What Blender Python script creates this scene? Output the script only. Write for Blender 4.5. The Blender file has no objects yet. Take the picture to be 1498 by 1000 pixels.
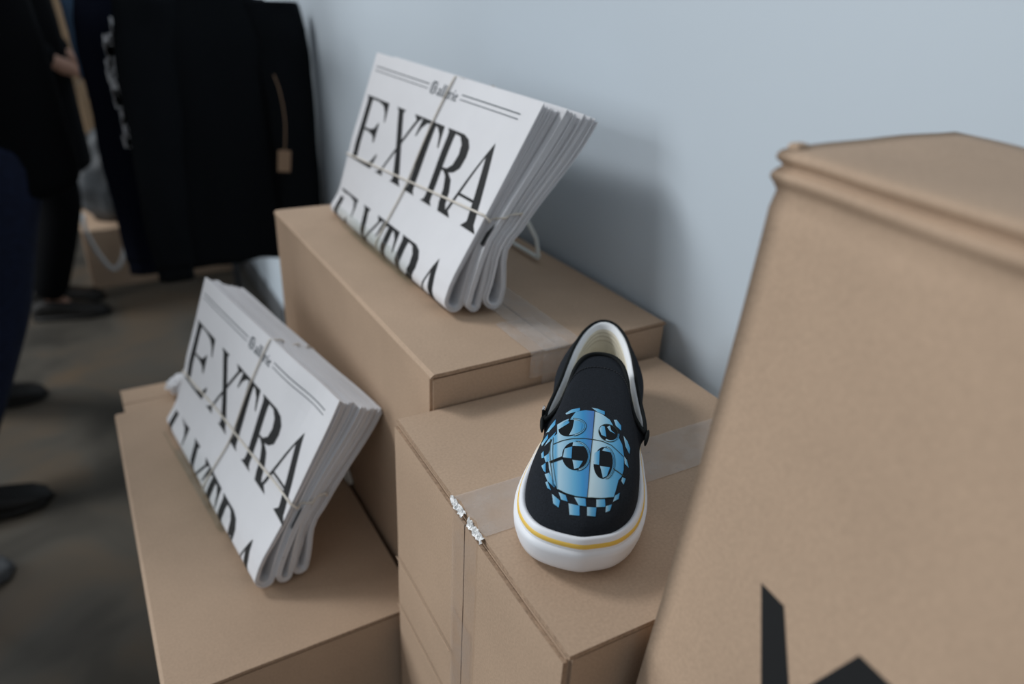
import bpy, bmesh, math, random
from mathutils import Vector, Matrix, noise
from mathutils.geometry import tessellate_polygon
from mathutils.bvhtree import BVHTree

scene = bpy.context.scene
COL = scene.collection
PI = math.pi
R = math.radians

# ------------------------------------------------------------------ camera
cam_d = bpy.data.cameras.new('camera')
cam_o = bpy.data.objects.new('camera', cam_d)
COL.objects.link(cam_o)
cr, cu, cf = Vector((.866, -.498, .048)), Vector((.186, .409, .893)), Vector((.464, .765, -.447))
cf.normalize(); cr = (cr - cf * cr.dot(cf)).normalized(); cu = cr.cross(cf)
cam_o.matrix_world = Matrix(((cr.x, cu.x, -cf.x, 0), (cr.y, cu.y, -cf.y, 0), (cr.z, cu.z, -cf.z, 1.30), (0, 0, 0, 1)))
cam_d.sensor_width = 36
cam_d.lens = 1056.7 / 1498 * 36
cam_d.clip_start = .02
cam_d.dof.use_dof = True
cam_d.dof.focus_distance = .60
cam_d.dof.aperture_fstop = 3.2
scene.camera = cam_o

# ------------------------------------------------------------------ world, lights, exposure
world = bpy.data.worlds.new('world'); scene.world = world
world.use_nodes = True
world.node_tree.nodes['Background'].inputs[0].default_value = (.86, .93, 1, 1)
world.node_tree.nodes['Background'].inputs[1].default_value = .40
scene.view_settings.view_transform = 'Standard'
scene.view_settings.look = 'None'
scene.view_settings.exposure = -.20
scene.view_settings.gamma = 1
scene.view_settings.use_curve_mapping = False


def area(name, loc, target, sx, sy, power, color):
    d = bpy.data.lights.new(name, 'AREA'); d.shape = 'RECTANGLE'
    d.size = sx; d.size_y = sy; d.energy = power; d.color = color
    o = bpy.data.objects.new(name, d); COL.objects.link(o)
    o.location = loc
    o.rotation_euler = (Vector(target) - Vector(loc)).to_track_quat('-Z', 'Y').to_euler()
    return o


area('ceiling_lamp_offscreen', (-1.45, 2.75, 3.35), (.45, .65, 1), .9, .7, 78, (.97, .985, 1))
area('window_left_offscreen', (-4.1, 3.25, 2.15), (.5, .7, 1), 2.6, 1.8, 140, (.93, .97, 1))

# ------------------------------------------------------------------ helpers


def tag(o, label, cat, group=None):
    o['label'] = label; o['category'] = cat
    if group: o['group'] = group
    return o


def empty(name, loc=(0, 0, 0), rz=0, mat=None):
    o = bpy.data.objects.new(name, None); COL.objects.link(o)
    o.empty_display_size = .05
    if mat is not None: o.matrix_world = mat
    else:
        o.location = loc; o.rotation_euler = (0, 0, rz)
    return o


def mesh(name, verts, faces, mat, parent=None, smooth=True, mats=None, fm=None):
    me = bpy.data.meshes.new(name)
    me.from_pydata([tuple(v) for v in verts], [], faces)
    me.update()
    for m_ in (mats or [mat]): me.materials.append(m_)
    if fm is not None:
        for p, i in zip(me.polygons, fm): p.material_index = i
    if smooth:
        for p in me.polygons: p.use_smooth = True
    o = bpy.data.objects.new(name, me); COL.objects.link(o)
    if parent is not None: o.parent = parent
    return o


def from_bm(name, bm, mat, parent=None, smooth=False):
    me = bpy.data.meshes.new(name); bm.to_mesh(me); bm.free()
    me.materials.append(mat)
    if smooth:
        for p in me.polygons: p.use_smooth = True
    o = bpy.data.objects.new(name, me); COL.objects.link(o)
    if parent is not None: o.parent = parent
    return o


def grid_faces(nu, nv, closed_u=False):
    f = []
    for j in range(nv - 1):
        for i in range(nu if closed_u else nu - 1):
            a = j * nu + i; b = j * nu + (i + 1) % nu
            f.append((a, b, b + nu, a + nu))
    return f


def bbox(name, lo, hi, mat, parent=None, bev=0.0, seg=2):
    bm = bmesh.new()
    bmesh.ops.create_cube(bm, size=1)
    for v in bm.verts:
        v.co = Vector([lo[k] + (hi[k] - lo[k]) * (v.co[k] + .5) for k in range(3)])
    if bev:
        bmesh.ops.bevel(bm, geom=bm.edges[:], offset=bev, segments=seg, affect='EDGES', profile=.5)
    return from_bm(name, bm, mat, parent, smooth=False)


def tube_data(pts, rad, seg=8, closed=False, cap=True):
    pts = [Vector(p) for p in pts]
    n = len(pts); V = []; F = []
    rads = rad if isinstance(rad, (list, tuple)) else [rad] * n
    up = None
    for i, p in enumerate(pts):
        if closed: t = pts[(i + 1) % n] - pts[i - 1]
        else: t = pts[min(i + 1, n - 1)] - pts[max(i - 1, 0)]
        t.normalize()
        if up is None:
            up = Vector((0, 0, 1)) if abs(t.z) < .9 else Vector((1, 0, 0))
        up = (up - t * up.dot(t))
        if up.length < 1e-6: up = t.orthogonal()
        up.normalize(); s = t.cross(up)
        for k in range(seg):
            a = 2 * PI * k / seg
            V.append(p + (up * math.cos(a) + s * math.sin(a)) * rads[i])
    for i in range(n if closed else n - 1):
        for k in range(seg):
            a = i * seg + k; b = i * seg + (k + 1) % seg
            c = ((i + 1) % n) * seg + (k + 1) % seg; d = ((i + 1) % n) * seg + k
            F.append((a, b, c, d))
    if cap and not closed:
        F.append(tuple(reversed(range(seg)))); F.append(tuple(range((n - 1) * seg, n * seg)))
    return V, F


def tube(name, pts, rad, mat, parent=None, seg=8, closed=False):
    V, F = tube_data(pts, rad, seg, closed)
    return mesh(name, V, F, mat, parent)


def spline(pts, n, closed=False):
    """Catmull-Rom through points -> n samples."""
    P = [Vector(p) for p in pts]; m = len(P); out = []
    tot = m if closed else m - 1
    for i in range(n):
        t = i / (n if closed else n - 1) * tot
        k = min(int(t), tot - 1); f = t - k
        if closed: a, b, c, d = P[(k - 1) % m], P[k % m], P[(k + 1) % m], P[(k + 2) % m]
        else: a, b, c, d = P[max(k - 1, 0)], P[k], P[k + 1], P[min(k + 2, m - 1)]
        out.append(.5 * ((2 * b) + (c - a) * f + (2 * a - 5 * b + 4 * c - d) * f * f + (3 * b - a - 3 * c + d) * f ** 3))
    return out


def interp(tab, x):
    if x <= tab[0][0]: return tab[0][1]
    for (a, va), (b, vb) in zip(tab, tab[1:]):
        if x <= b:
            t = (x - a) / (b - a); t = t * t * (3 - 2 * t)
            return va + (vb - va) * t
    return tab[-1][1]


def poly_tris(poly):
    return [tuple(t) for t in tessellate_polygon([[Vector((x, y, 0)) for x, y in poly]])]


def refine(verts, tris, maxlen):
    """Split long edges (conforming) until all are short."""
    verts = [tuple(v) for v in verts]
    for _ in range(9):
        mid = {}
        def m(a, b):
            k = (min(a, b), max(a, b))
            if k in mid: return mid[k]
            va, vb = verts[a], verts[b]
            if math.dist(va, vb) <= maxlen: mid[k] = None
            else:
                verts.append(tuple((x + y) / 2 for x, y in zip(va, vb))); mid[k] = len(verts) - 1
            return mid[k]
        out = []; ch = False
        for a, b, c in tris:
            ab, bc, ca = m(a, b), m(b, c), m(c, a)
            n = sum(x is not None for x in (ab, bc, ca))
            if n == 0: out.append((a, b, c)); continue
            ch = True
            if n == 3: out += [(a, ab, ca), (ab, b, bc), (ca, bc, c), (ab, bc, ca)]
            elif n == 2:
                if ab is None: out += [(c, ca, bc), (ca, a, b), (ca, b, bc)]
                elif bc is None: out += [(a, ab, ca), (ab, b, c), (ab, c, ca)]
                else: out += [(b, bc, ab), (bc, c, a), (bc, a, ab)]
            else:
                if ab is not None: out += [(a, ab, c), (ab, b, c)]
                elif bc is not None: out += [(b, bc, a), (bc, c, a)]
                else: out += [(c, ca, b), (ca, a, b)]
        tris = out
        if not ch: break
    return verts, tris


# ------------------------------------------------------------------ materials


def mat(name, col, rough=.7, metal=0, spec=.3, alpha=1, noise_amt=0, noise_scale=40, bump=0, bump_scale=200,
        trans=0, sheen=0, sss=0, coat=0, detail=6, stretch=None):
    m = bpy.data.materials.new(name); m.use_nodes = True
    nt = m.node_tree; b = nt.nodes['Principled BSDF']
    b.inputs['Base Color'].default_value = (*col, 1)
    b.inputs['Roughness'].default_value = rough
    b.inputs['Metallic'].default_value = metal
    b.inputs['Specular IOR Level'].default_value = spec
    b.inputs['Alpha'].default_value = alpha
    b.inputs['Transmission Weight'].default_value = trans
    b.inputs['Sheen Weight'].default_value = sheen
    b.inputs['Coat Weight'].default_value = coat
    tc = nt.nodes.new('ShaderNodeTexCoord')
    src = tc.outputs['Object']
    if stretch:
        mp = nt.nodes.new('ShaderNodeMapping'); mp.inputs['Scale'].default_value = stretch
        nt.links.new(src, mp.inputs[0]); src = mp.outputs[0]
    if noise_amt:
        n = nt.nodes.new('ShaderNodeTexNoise'); n.inputs['Scale'].default_value = noise_scale; n.inputs['Detail'].default_value = detail
        nt.links.new(src, n.inputs['Vector'])
        rp = nt.nodes.new('ShaderNodeValToRGB')
        lo = tuple(max(0, c * (1 - noise_amt)) for c in col); hi = tuple(min(1, c * (1 + noise_amt)) for c in col)
        rp.color_ramp.elements[0].position = .3; rp.color_ramp.elements[1].position = .7
        rp.color_ramp.elements[0].color = (*lo, 1); rp.color_ramp.elements[1].color = (*hi, 1)
        nt.links.new(n.outputs['Fac'], rp.inputs[0]); nt.links.new(rp.outputs[0], b.inputs['Base Color'])
    if bump:
        n2 = nt.nodes.new('ShaderNodeTexNoise'); n2.inputs['Scale'].default_value = bump_scale; n2.inputs['Detail'].default_value = 5
        nt.links.new(src, n2.inputs['Vector'])
        bp = nt.nodes.new('ShaderNodeBump'); bp.inputs['Strength'].default_value = bump; bp.inputs['Distance'].default_value = .002
        nt.links.new(n2.outputs['Fac'], bp.inputs['Height']); nt.links.new(bp.outputs[0], b.inputs['Normal'])
    return m


def kraft_mat(name, col):
    m = bpy.data.materials.new(name); m.use_nodes = True
    nt = m.node_tree; b = nt.nodes['Principled BSDF']
    b.inputs['Roughness'].default_value = .72; b.inputs['Specular IOR Level'].default_value = .22
    tc = nt.nodes.new('ShaderNodeTexCoord')
    n1 = nt.nodes.new('ShaderNodeTexNoise'); n1.inputs['Scale'].default_value = 9; n1.inputs['Detail'].default_value = 3
    n2 = nt.nodes.new('ShaderNodeTexNoise'); n2.inputs['Scale'].default_value = 420; n2.inputs['Detail'].default_value = 4
    nt.links.new(tc.outputs['Object'], n1.inputs['Vector']); nt.links.new(tc.outputs['Object'], n2.inputs['Vector'])
    mx = nt.nodes.new('ShaderNodeMath'); mx.operation = 'MULTIPLY_ADD'; mx.inputs[1].default_value = .45
    nt.links.new(n1.outputs['Fac'], mx.inputs[0])
    m2 = nt.nodes.new('ShaderNodeMath'); m2.operation = 'MULTIPLY'; m2.inputs[1].default_value = .55
    nt.links.new(n2.outputs['Fac'], m2.inputs[0]); nt.links.new(m2.outputs[0], mx.inputs[2])
    rp = nt.nodes.new('ShaderNodeValToRGB')
    rp.color_ramp.elements[0].position = .3; rp.color_ramp.elements[1].position = .7
    rp.color_ramp.elements[0].color = (*[c * .86 for c in col], 1); rp.color_ramp.elements[1].color = (*[min(1, c * 1.12) for c in col], 1)
    nt.links.new(mx.outputs[0], rp.inputs[0]); nt.links.new(rp.outputs[0], b.inputs['Base Color'])
    # fine pulp relief
    bp = nt.nodes.new('ShaderNodeBump'); bp.inputs['Strength'].default_value = .16; bp.inputs['Distance'].default_value = .001
    nt.links.new(n2.outputs['Fac'], bp.inputs['Height']); nt.links.new(bp.outputs[0], b.inputs['Normal'])
    return m


def tape_mat(name, lo, hi):
    m = bpy.data.materials.new(name); m.use_nodes = True
    nt = m.node_tree; nt.nodes.clear()
    out = nt.nodes.new('ShaderNodeOutputMaterial')
    tr = nt.nodes.new('ShaderNodeBsdfTransparent'); tr.inputs[0].default_value = (.97, .96, .95, 1)
    pr = nt.nodes.new('ShaderNodeBsdfPrincipled'); pr.inputs['Base Color'].default_value = (.66, .60, .55, 1)
    pr.inputs['Roughness'].default_value = .26; pr.inputs['Specular IOR Level'].default_value = .6
    tc = nt.nodes.new('ShaderNodeTexCoord')
    n = nt.nodes.new('ShaderNodeTexNoise'); n.inputs['Scale'].default_value = 45; n.inputs['Detail'].default_value = 4
    nt.links.new(tc.outputs['Object'], n.inputs['Vector'])
    rp = nt.nodes.new('ShaderNodeMapRange'); rp.inputs[1].default_value = .3; rp.inputs[2].default_value = .7
    rp.inputs[3].default_value = lo; rp.inputs[4].default_value = hi
    nt.links.new(n.outputs['Fac'], rp.inputs[0])
    bp = nt.nodes.new('ShaderNodeBump'); bp.inputs['Strength'].default_value = .25; bp.inputs['Distance'].default_value = .001
    nt.links.new(n.outputs['Fac'], bp.inputs['Height']); nt.links.new(bp.outputs[0], pr.inputs['Normal'])
    mx = nt.nodes.new('ShaderNodeMixShader')
    nt.links.new(rp.outputs[0], mx.inputs[0]); nt.links.new(tr.outputs[0], mx.inputs[1]); nt.links.new(pr.outputs[0], mx.inputs[2])
    nt.links.new(mx.outputs[0], out.inputs[0])
    return m


def paper_mat(name, col):
    m = bpy.data.materials.new(name); m.use_nodes = True
    nt = m.node_tree; nt.nodes.clear()
    out = nt.nodes.new('ShaderNodeOutputMaterial')
    tc = nt.nodes.new('ShaderNodeTexCoord')
    n = nt.nodes.new('ShaderNodeTexNoise'); n.inputs['Scale'].default_value = 30; n.inputs['Detail'].default_value = 5
    nt.links.new(tc.outputs['Object'], n.inputs['Vector'])
    rp = nt.nodes.new('ShaderNodeValToRGB')
    rp.color_ramp.elements[0].color = (*[c * .96 for c in col], 1); rp.color_ramp.elements[1].color = (*[min(1, c * 1.03) for c in col], 1)
    nt.links.new(n.outputs['Fac'], rp.inputs[0])
    df = nt.nodes.new('ShaderNodeBsdfDiffuse'); tl = nt.nodes.new('ShaderNodeBsdfTranslucent')
    nt.links.new(rp.outputs[0], df.inputs[0]); tl.inputs[0].default_value = (.86, .82, .83, 1)
    mx = nt.nodes.new('ShaderNodeMixShader'); mx.inputs[0].default_value = .10
    nt.links.new(df.outputs[0], mx.inputs[1]); nt.links.new(tl.outputs[0], mx.inputs[2]); nt.links.new(mx.outputs[0], out.inputs[0])
    return m


def clear_mat():
    m = bpy.data.materials.new('clear_acrylic'); m.use_nodes = True
    nt = m.node_tree; nt.nodes.clear()
    out = nt.nodes.new('ShaderNodeOutputMaterial')
    tr = nt.nodes.new('ShaderNodeBsdfTransparent'); tr.inputs[0].default_value = (.93, .95, .94, 1)
    gl = nt.nodes.new('ShaderNodeBsdfGlossy'); gl.inputs['Roughness'].default_value = .08
    fr = nt.nodes.new('ShaderNodeValue'); fr.outputs[0].default_value = .07
    mx = nt.nodes.new('ShaderNodeMixShader')
    nt.links.new(fr.outputs[0], mx.inputs[0]); nt.links.new(tr.outputs[0], mx.inputs[1]); nt.links.new(gl.outputs[0], mx.inputs[2])
    nt.links.new(mx.outputs[0], out.inputs[0])
    return m


def ramp_uv_mat(name, stops, rough=.75):
    """colour follows the printed artwork's own horizontal coordinate"""
    m = bpy.data.materials.new(name); m.use_nodes = True
    nt = m.node_tree; b = nt.nodes['Principled BSDF']; b.inputs['Roughness'].default_value = rough
    b.inputs['Specular IOR Level'].default_value = .2
    uv = nt.nodes.new('ShaderNodeUVMap'); uv.uv_map = 'print'
    sp = nt.nodes.new('ShaderNodeSeparateXYZ'); nt.links.new(uv.outputs[0], sp.inputs[0])
    rp = nt.nodes.new('ShaderNodeValToRGB'); el = rp.color_ramp.elements
    for i, (p, c) in enumerate(stops):
        e = el[i] if i < 2 else el.new(p)
        e.position = p; e.color = (*c, 1)
    nt.links.new(sp.outputs[0], rp.inputs[0]); nt.links.new(rp.outputs[0], b.inputs['Base Color'])
    return m


def floor_mat():
    m = bpy.data.materials.new('polished_concrete'); m.use_nodes = True
    nt = m.node_tree; b = nt.nodes['Principled BSDF']
    b.inputs['Roughness'].default_value = .34; b.inputs['Specular IOR Level'].default_value = .4
    tc = nt.nodes.new('ShaderNodeTexCoord')
    n = nt.nodes.new('ShaderNodeTexNoise'); n.inputs['Scale'].default_value = 2.6; n.inputs['Detail'].default_value = 8
    n.inputs['Distortion'].default_value = .8
    nt.links.new(tc.outputs['Object'], n.inputs['Vector'])
    rp = nt.nodes.new('ShaderNodeValToRGB'); e = rp.color_ramp.elements
    e[0].position = .3; e[0].color = (.036, .033, .028, 1); e[1].position = .72; e[1].color = (.105, .076, .050, 1)
    x = e.new(.5); x.color = (.070, .063, .052, 1)
    nt.links.new(n.outputs['Fac'], rp.inputs[0]); nt.links.new(rp.outputs[0], b.inputs['Base Color'])
    return m


KRAFT = kraft_mat('kraft_cardboard', (.455, .325, .228))
EDGE = mat('corrugated_edge', (.36, .25, .17), .85, noise_amt=.25, noise_scale=300)
TAPE = tape_mat('clear_packing_tape', .22, .42)
TAPE_SIDE = tape_mat('clear_packing_tape_side', .05, .16)
SHINY = mat('crinkled_tape', (.86, .86, .85), .12, spec=.9, bump=1, bump_scale=260)
PAPER = paper_mat('newsprint', (.79, .79, .81))
INK = mat('printing_ink', (.012, .013, .014), .6, spec=.25)
INK_GREY = mat('grey_printing_ink', (.09, .105, .12), .7, spec=.2)
STRING = mat('cotton_string', (.74, .69, .61), .9, bump=.6, bump_scale=900)
ACRYLIC = clear_mat()
ACRYLIC_EDGE = mat('frosted_acrylic_edge', (.82, .86, .84), .35, spec=.5)
WALL = mat('painted_wall', (.545, .615, .675), .55, spec=.3, noise_amt=.012, noise_scale=3, bump=.05, bump_scale=35)
FLOOR = floor_mat()
BLACK_CLOTH = mat('black_jersey', (.0065, .0078, .0095), .95, spec=.08, bump=.25, bump_scale=500)
BLACK_COAT = mat('black_coat_cloth', (.0035, .0038, .0045), .95, spec=.06)
NAVY_CLOTH = mat('navy_jersey', (.006, .008, .017), .95, spec=.1)
BLUE_CLOTH = mat('pale_blue_cotton', (.13, .22, .36), .95, spec=.1)
WHITE_PRINT = mat('white_screen_print', (.86, .87, .90), .8)
JEANS = mat('dark_blue_denim', (.005, .009, .027), .9, noise_amt=.25, noise_scale=60)
BLACK_LEATHER = mat('black_leather', (.010, .009, .008), .5, spec=.25)
SKIN = mat('skin', (.36, .20, .14), .55)
HAIR = mat('dark_hair', (.012, .010, .008), .6)
CANVAS = mat('black_canvas', (.0125, .0155, .0205), .9, spec=.18, noise_amt=.3, noise_scale=900, bump=.35, bump_scale=1400)
BINDING = mat('black_binding', (.006, .0075, .008), .8, spec=.2, bump=.2, bump_scale=900)
RUBBER = mat('white_rubber', (.78, .80, .84), .42, spec=.4, bump=.03, bump_scale=80)
YELLOW = mat('yellow_stripe', (.80, .53, .10), .5)
LINING = mat('white_lining', (.78, .80, .82), .8, bump=.15, bump_scale=90)
INSOLE = mat('cream_insole', (.70, .66, .55), .8, noise_amt=.05, noise_scale=120)
THREAD = mat('black_thread', (.028, .030, .034), .8)
METAL = mat('grey_steel', (.06, .062, .066), .5, metal=.4)
GREYBAG = mat('grey_plastic_bag', (.06, .065, .07), .45, noise_amt=.5, noise_scale=14)
WHITESTRAP = mat('white_strap', (.62, .61, .60), .7)
WOOD = mat('raw_wood', (.22, .15, .09), .8, noise_amt=.2, noise_scale=6, stretch=(8, 8, 1))
DARKWALL = mat('dark_back_wall', (.05, .052, .056), .8, noise_amt=.15, noise_scale=2)
TAN = mat('tan_paper_tag', (.34, .22, .14), .85)

# ------------------------------------------------------------------ structure


def struct(o):
    o['kind'] = 'structure'; return o


WX = .575
struct(bbox('floor', (-4.2, -1.2, -.06), (WX + .2, 6.2, 0), FLOOR))
struct(bbox('wall_right', (WX, -1.2, -.02), (WX + .12, 6.2, 3.0), WALL))
struct(bbox('wall_back', (-4.2, 6.05, -.02), (WX, 6.2, 3.0), DARKWALL))
struct(bbox('baseboard_right', (WX - .012, 2.7, 0), (WX + .001, 6.05, .09), mat('grey_baseboard', (.10, .105, .11), .5), bev=.003))


# ------------------------------------------------------------------ cartons
def panel(name, w, l, t, parent, loc, hinge=None, seed=0, bow=.001, mat_=None):
    """board lying in XY: size w x l, thickness t, top at z=loc.z; cut edges dark, hinge side rounded"""
    rnd = random.Random(seed)
    nx, ny = max(4, int(w / .02)), max(4, int(l / .02))
    xs = [w * i / nx for i in range(nx + 1)]; ys = [l * j / ny for j in range(ny + 1)]
    if hinge == '-x': xs = [0, .004] + xs[1:]
    elif hinge == '+x': xs = xs[:-1] + [w - .004, w]
    elif hinge == '-y': ys = [0, .004] + ys[1:]
    elif hinge == '+y': ys = ys[:-1] + [l - .004, l]
    nx, ny = len(xs) - 1, len(ys) - 1
    V = []; F = []; fm = []
    def edge_j(k): return (noise.noise(Vector((k * .9 + seed * 7, seed * 3.1, 0)))) * .0009
    for layer in (0, 1):
        for j in range(ny + 1):
            for i in range(nx + 1):
                x = xs[i]; y = ys[j]
                z = -t if layer == 0 else 0
                z += bow * noise.noise(Vector((x * 9 + seed, y * 9, seed * 2.3)))
                if hinge:
                    d = {'-x': x, '+x': w - x, '-y': y, '+y': l - y}[hinge]
                    r = .005
                    if d < r * .4 and layer == 1: z -= .0028
                if i in (0, nx) and hinge not in ('-x', '+x'): x += edge_j(j * 1.7 + i)
                if j in (0, ny) and hinge not in ('-y', '+y'): y += edge_j(i * 1.7 + j + 50)
                V.append((x, y, z))
    N = (nx + 1) * (ny + 1)
    for j in range(ny):
        for i in range(nx):
            a = j * (nx + 1) + i; b = a + 1; c = b + nx + 1; d = a + nx + 1
            F.append((a, d, c, b)); fm.append(0)
            F.append((N + a, N + b, N + c, N + d)); fm.append(0)
    for i in range(nx):
        a = i; F.append((a, a + 1, N + a + 1, N + a)); fm.append(0 if hinge == '-y' else 1)
        a = ny * (nx + 1) + i; F.append((a + 1, a, N + a, N + a + 1)); fm.append(0 if hinge == '+y' else 1)
    for j in range(ny):
        a = j * (nx + 1); b = a + nx + 1; F.append((b, a, N + a, N + b)); fm.append(0 if hinge == '-x' else 1)
        a = j * (nx + 1) + nx; b = a + nx + 1; F.append((a, b, N + b, N + a)); fm.append(0 if hinge == '+x' else 1)
    o = mesh(name, V, F, None, parent, smooth=False, mats=[mat_ or KRAFT, EDGE], fm=fm)
    o.location = loc
    return o


def tape_strip(parent, pts, width_vec, seed=0, n=24, name='packing_tape', mat_=None):
    """thin ribbon following pts (list of Vectors), width along width_vec"""
    P = spline(pts, n); W_ = Vector(width_vec); V = []
    m = 7
    for i, p in enumerate(P):
        for k in range(m):
            q = p + W_ * (k / (m - 1) - .5)
            if i in (0, n - 1):
                t = (P[1] - P[0]).normalized()
                q += t * .0018 * math.sin(k * 2.4 + seed) * (1 if i == 0 else -1)
            V.append(q)
    return mesh(name, V, grid_faces(m, n), mat_ or TAPE, parent)


def carton(label, NL, yaw, w, l, top, axis, seed, body_mat=None, gap=.0022, base=0.0, group=None, single=False):
    """closed carton; NL = near-left top corner; axis = direction the two top flaps' seam runs"""
    km = body_mat or KRAFT
    e = empty('cardboard_box', (NL[0], NL[1], base), yaw)
    H = top - base; t = .0042
    bm = bmesh.new()
    bmesh.ops.create_cube(bm, size=1)
    for v in bm.verts:
        v.co = Vector(((v.co.x + .5) * w, (v.co.y + .5) * l, (v.co.z + .5) * (H - t - gap)))
    bmesh.ops.subdivide_edges(bm, edges=bm.edges[:], cuts=6, use_grid_fill=True)
    for v in bm.verts:   # slight bulge of the sides, none at the corners
        fx = math.sin(PI * min(max(v.co.x / w, 0), 1)); fy = math.sin(PI * min(max(v.co.y / l, 0), 1)); fz = math.sin(PI * v.co.z / H)
        if v.co.x < 1e-5: v.co.x -= .0022 * fy * fz
        if v.co.y < 1e-5: v.co.y -= .0015 * fx * fz
    bmesh.ops.bevel(bm, geom=[ed for ed in bm.edges if abs(ed.verts[0].co.x - ed.verts[1].co.x) < 1e-6 and abs(ed.verts[0].co.y - ed.verts[1].co.y) < 1e-6
                              and min(abs(ed.verts[0].co.x), abs(ed.verts[0].co.x - w)) < 1e-6 and min(abs(ed.verts[0].co.y), abs(ed.verts[0].co.y - l)) < 1e-6],
                    offset=.003, segments=2, affect='EDGES')
    from_bm('body', bm, km, e)
    g = .0012
    if single:
        panel('top_panel', w + .001, l + .002, t, e, (-.0005, -.001, H), '-x' if axis == 'y' else '+y', seed, mat_=km)
        if axis == 'y': bbox('fold', (-.0006, .001, H - t - gap - .001), (.004, l - .001, H - .0035), km, e, .001)
    elif axis == 'y':
        panel('top_flap', w / 2 - g, l + .002, t, e, (-.0005, -.001, H), '-x', seed, mat_=km)
        panel('top_flap', w / 2 - g, l + .002, t, e, (w / 2 + g, -.001, H - .0006), '+x', seed + 1, mat_=km)
        # fold web of the hinge sides, so the flap runs into the wall without a gap
        bbox('fold', (-.0006, .001, H - t - gap - .001), (.004, l - .001, H - .0035), km, e, .001)
        bbox('fold', (w - .004, .001, H - t - gap - .001), (w + .0002, l - .001, H - .0042), km, e, .001)
    else:
        panel('top_flap', w + .002, l / 2 - g, t, e, (-.001, -.0005, H), '-y', seed, mat_=km)
        panel('top_flap', w + .002, l / 2 - g, t, e, (-.001, l / 2 + g, H - .0006), '+y', seed + 1, mat_=km)
        bbox('fold', (.001, -.0006, H - t - gap - .001), (w - .001, .004, H - .0035), km, e, .001)
        bbox('fold', (.001, l - .004, H - t - gap - .001), (w - .001, l + .0002, H - .0042), km, e, .001)
    tag(e, label, 'box', group)
    return e, H


# carton that carries the upper newspaper bundle
boxB, HB = carton('tall cardboard box by the wall with tape under a newspaper bundle on its top', (.257, .576), R(.6), .308, .607, .946, 'y', 3)
tape_strip(boxB, [(.158, l_, HB + .0007) for l_ in (.606, .4, .2, .06, -.0015)] + [(.158, -.0035, HB - .004), (.158, -.003, HB - .03), (.158, -.003, HB - .055)], (.052, 0, 0), 1, 40)
tape_strip(boxB, [(.140, l_, HB + .0011) for l_ in (.075, .05, .02, -.001)] + [(.140, -.0045, HB - .004), (.140, -.004, HB - .03)], (.05, 0, 0), 2, 24)

# carton that carries the shoe
boxC, HC = carton('cardboard box with clear tape across its top and down its side under the shoe', (.214, .259), R(-1.07), .326, .316, .907, 'x', 11, single=True)
ty = .152
tape_strip(boxC, [(.327, ty, HC + .0007), (.2, ty, HC + .0007), (.08, ty, HC + .0007), (.001, ty, HC + .0007)], (0, .056, 0), 3, 30)
# its aisle side closes with two upright flaps; tape runs down the joint
for yy, ll, sd in ((.002, ty - .003, 21), (ty + .001, .316 - ty - .003, 22)):
    f = panel('side_flap', HC - .012, ll, .003, boxC, (-.0036, yy, .004), None, sd, mat_=KRAFT, bow=.0008)
    f.rotation_euler = (0, -PI / 2, 0)
    f.location = (-.0036, yy, .004)
tape_strip(boxC, [(-.0046, ty - .001, HC - .004), (-.0046, ty - .001, HC - .06), (-.0048, ty - .001, HC - .16), (-.0046, ty - .001, HC - .45)], (0, .046, 0), 4, 30, mat_=TAPE_SIDE)
tape_strip(boxC, [(-.0050, ty + .001, HC - .115), (-.0050, ty, HC - .2), (-.0050, ty - .001, HC - .5)], (0, .040, 0), 5, 20, mat_=TAPE_SIDE)
# crinkled shiny tape ends on the edge
for (y0, y1, sd) in ((ty + .004, ty + .030, 1), (ty - .030, ty - .003, 2)):
    V = []; rn = random.Random(sd)
    n = 16
    for i in range(n):
        y = y0 + (y1 - y0) * i / (n - 1)
        for k in range(5):
            a = k / 4 * PI / 2
            rr = .0034 + rn.uniform(-.0011, .0013)
            V.append((-.0008 - rr * math.cos(a), y + rn.uniform(-.0006, .0006), HC - .0038 + rr * math.sin(a) * 1.35))
    mesh('crinkled_tape', V, grid_faces(5, n), SHINY, boxC, smooth=False)
# score lines pressed in the aisle face
for zz in (.175, .245):
    bbox('score_line', (-.0069, .172, HC - zz - .0005), (-.0062, .312, HC - zz + .0007), KRAFT, boxC, .0003, 1)

# carton that carries the lower newspaper bundle
boxA, HA = carton('low cardboard box with a plain untaped top under the lower newspaper bundle', (-.034, .590), R(.3), .281, .602, .626, 'y', 31, single=True)

# box glimpsed behind it, with a crumpled sheet
boxE, HE = carton('small cardboard box just behind the low box, crumpled paper on top', (-.022, 1.215), R(.5), .262, .115, .598, 'x', 41)
rn = random.Random(4)
bm = bmesh.new(); bmesh.ops.create_icosphere(bm, subdivisions=4, radius=.5)
for v in bm.verts:
    k = .75 + .55 * abs(noise.noise(v.co * 3.1 + Vector((3, 1, 7)))) + .22 * noise.noise(v.co * 9)
    v.co = Vector((v.co.x * .075 * k, v.co.y * .06 * k, v.co.z * .038 * k))
zmin = min(v.co.z for v in bm.verts)
for v in bm.verts: v.co.z -= zmin
cp = from_bm('crumpled_paper', bm, PAPER)
cp.location = (.083, 1.268, .599)
tag(cp, 'crumpled sheet of white paper on the small box', 'paper')

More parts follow.
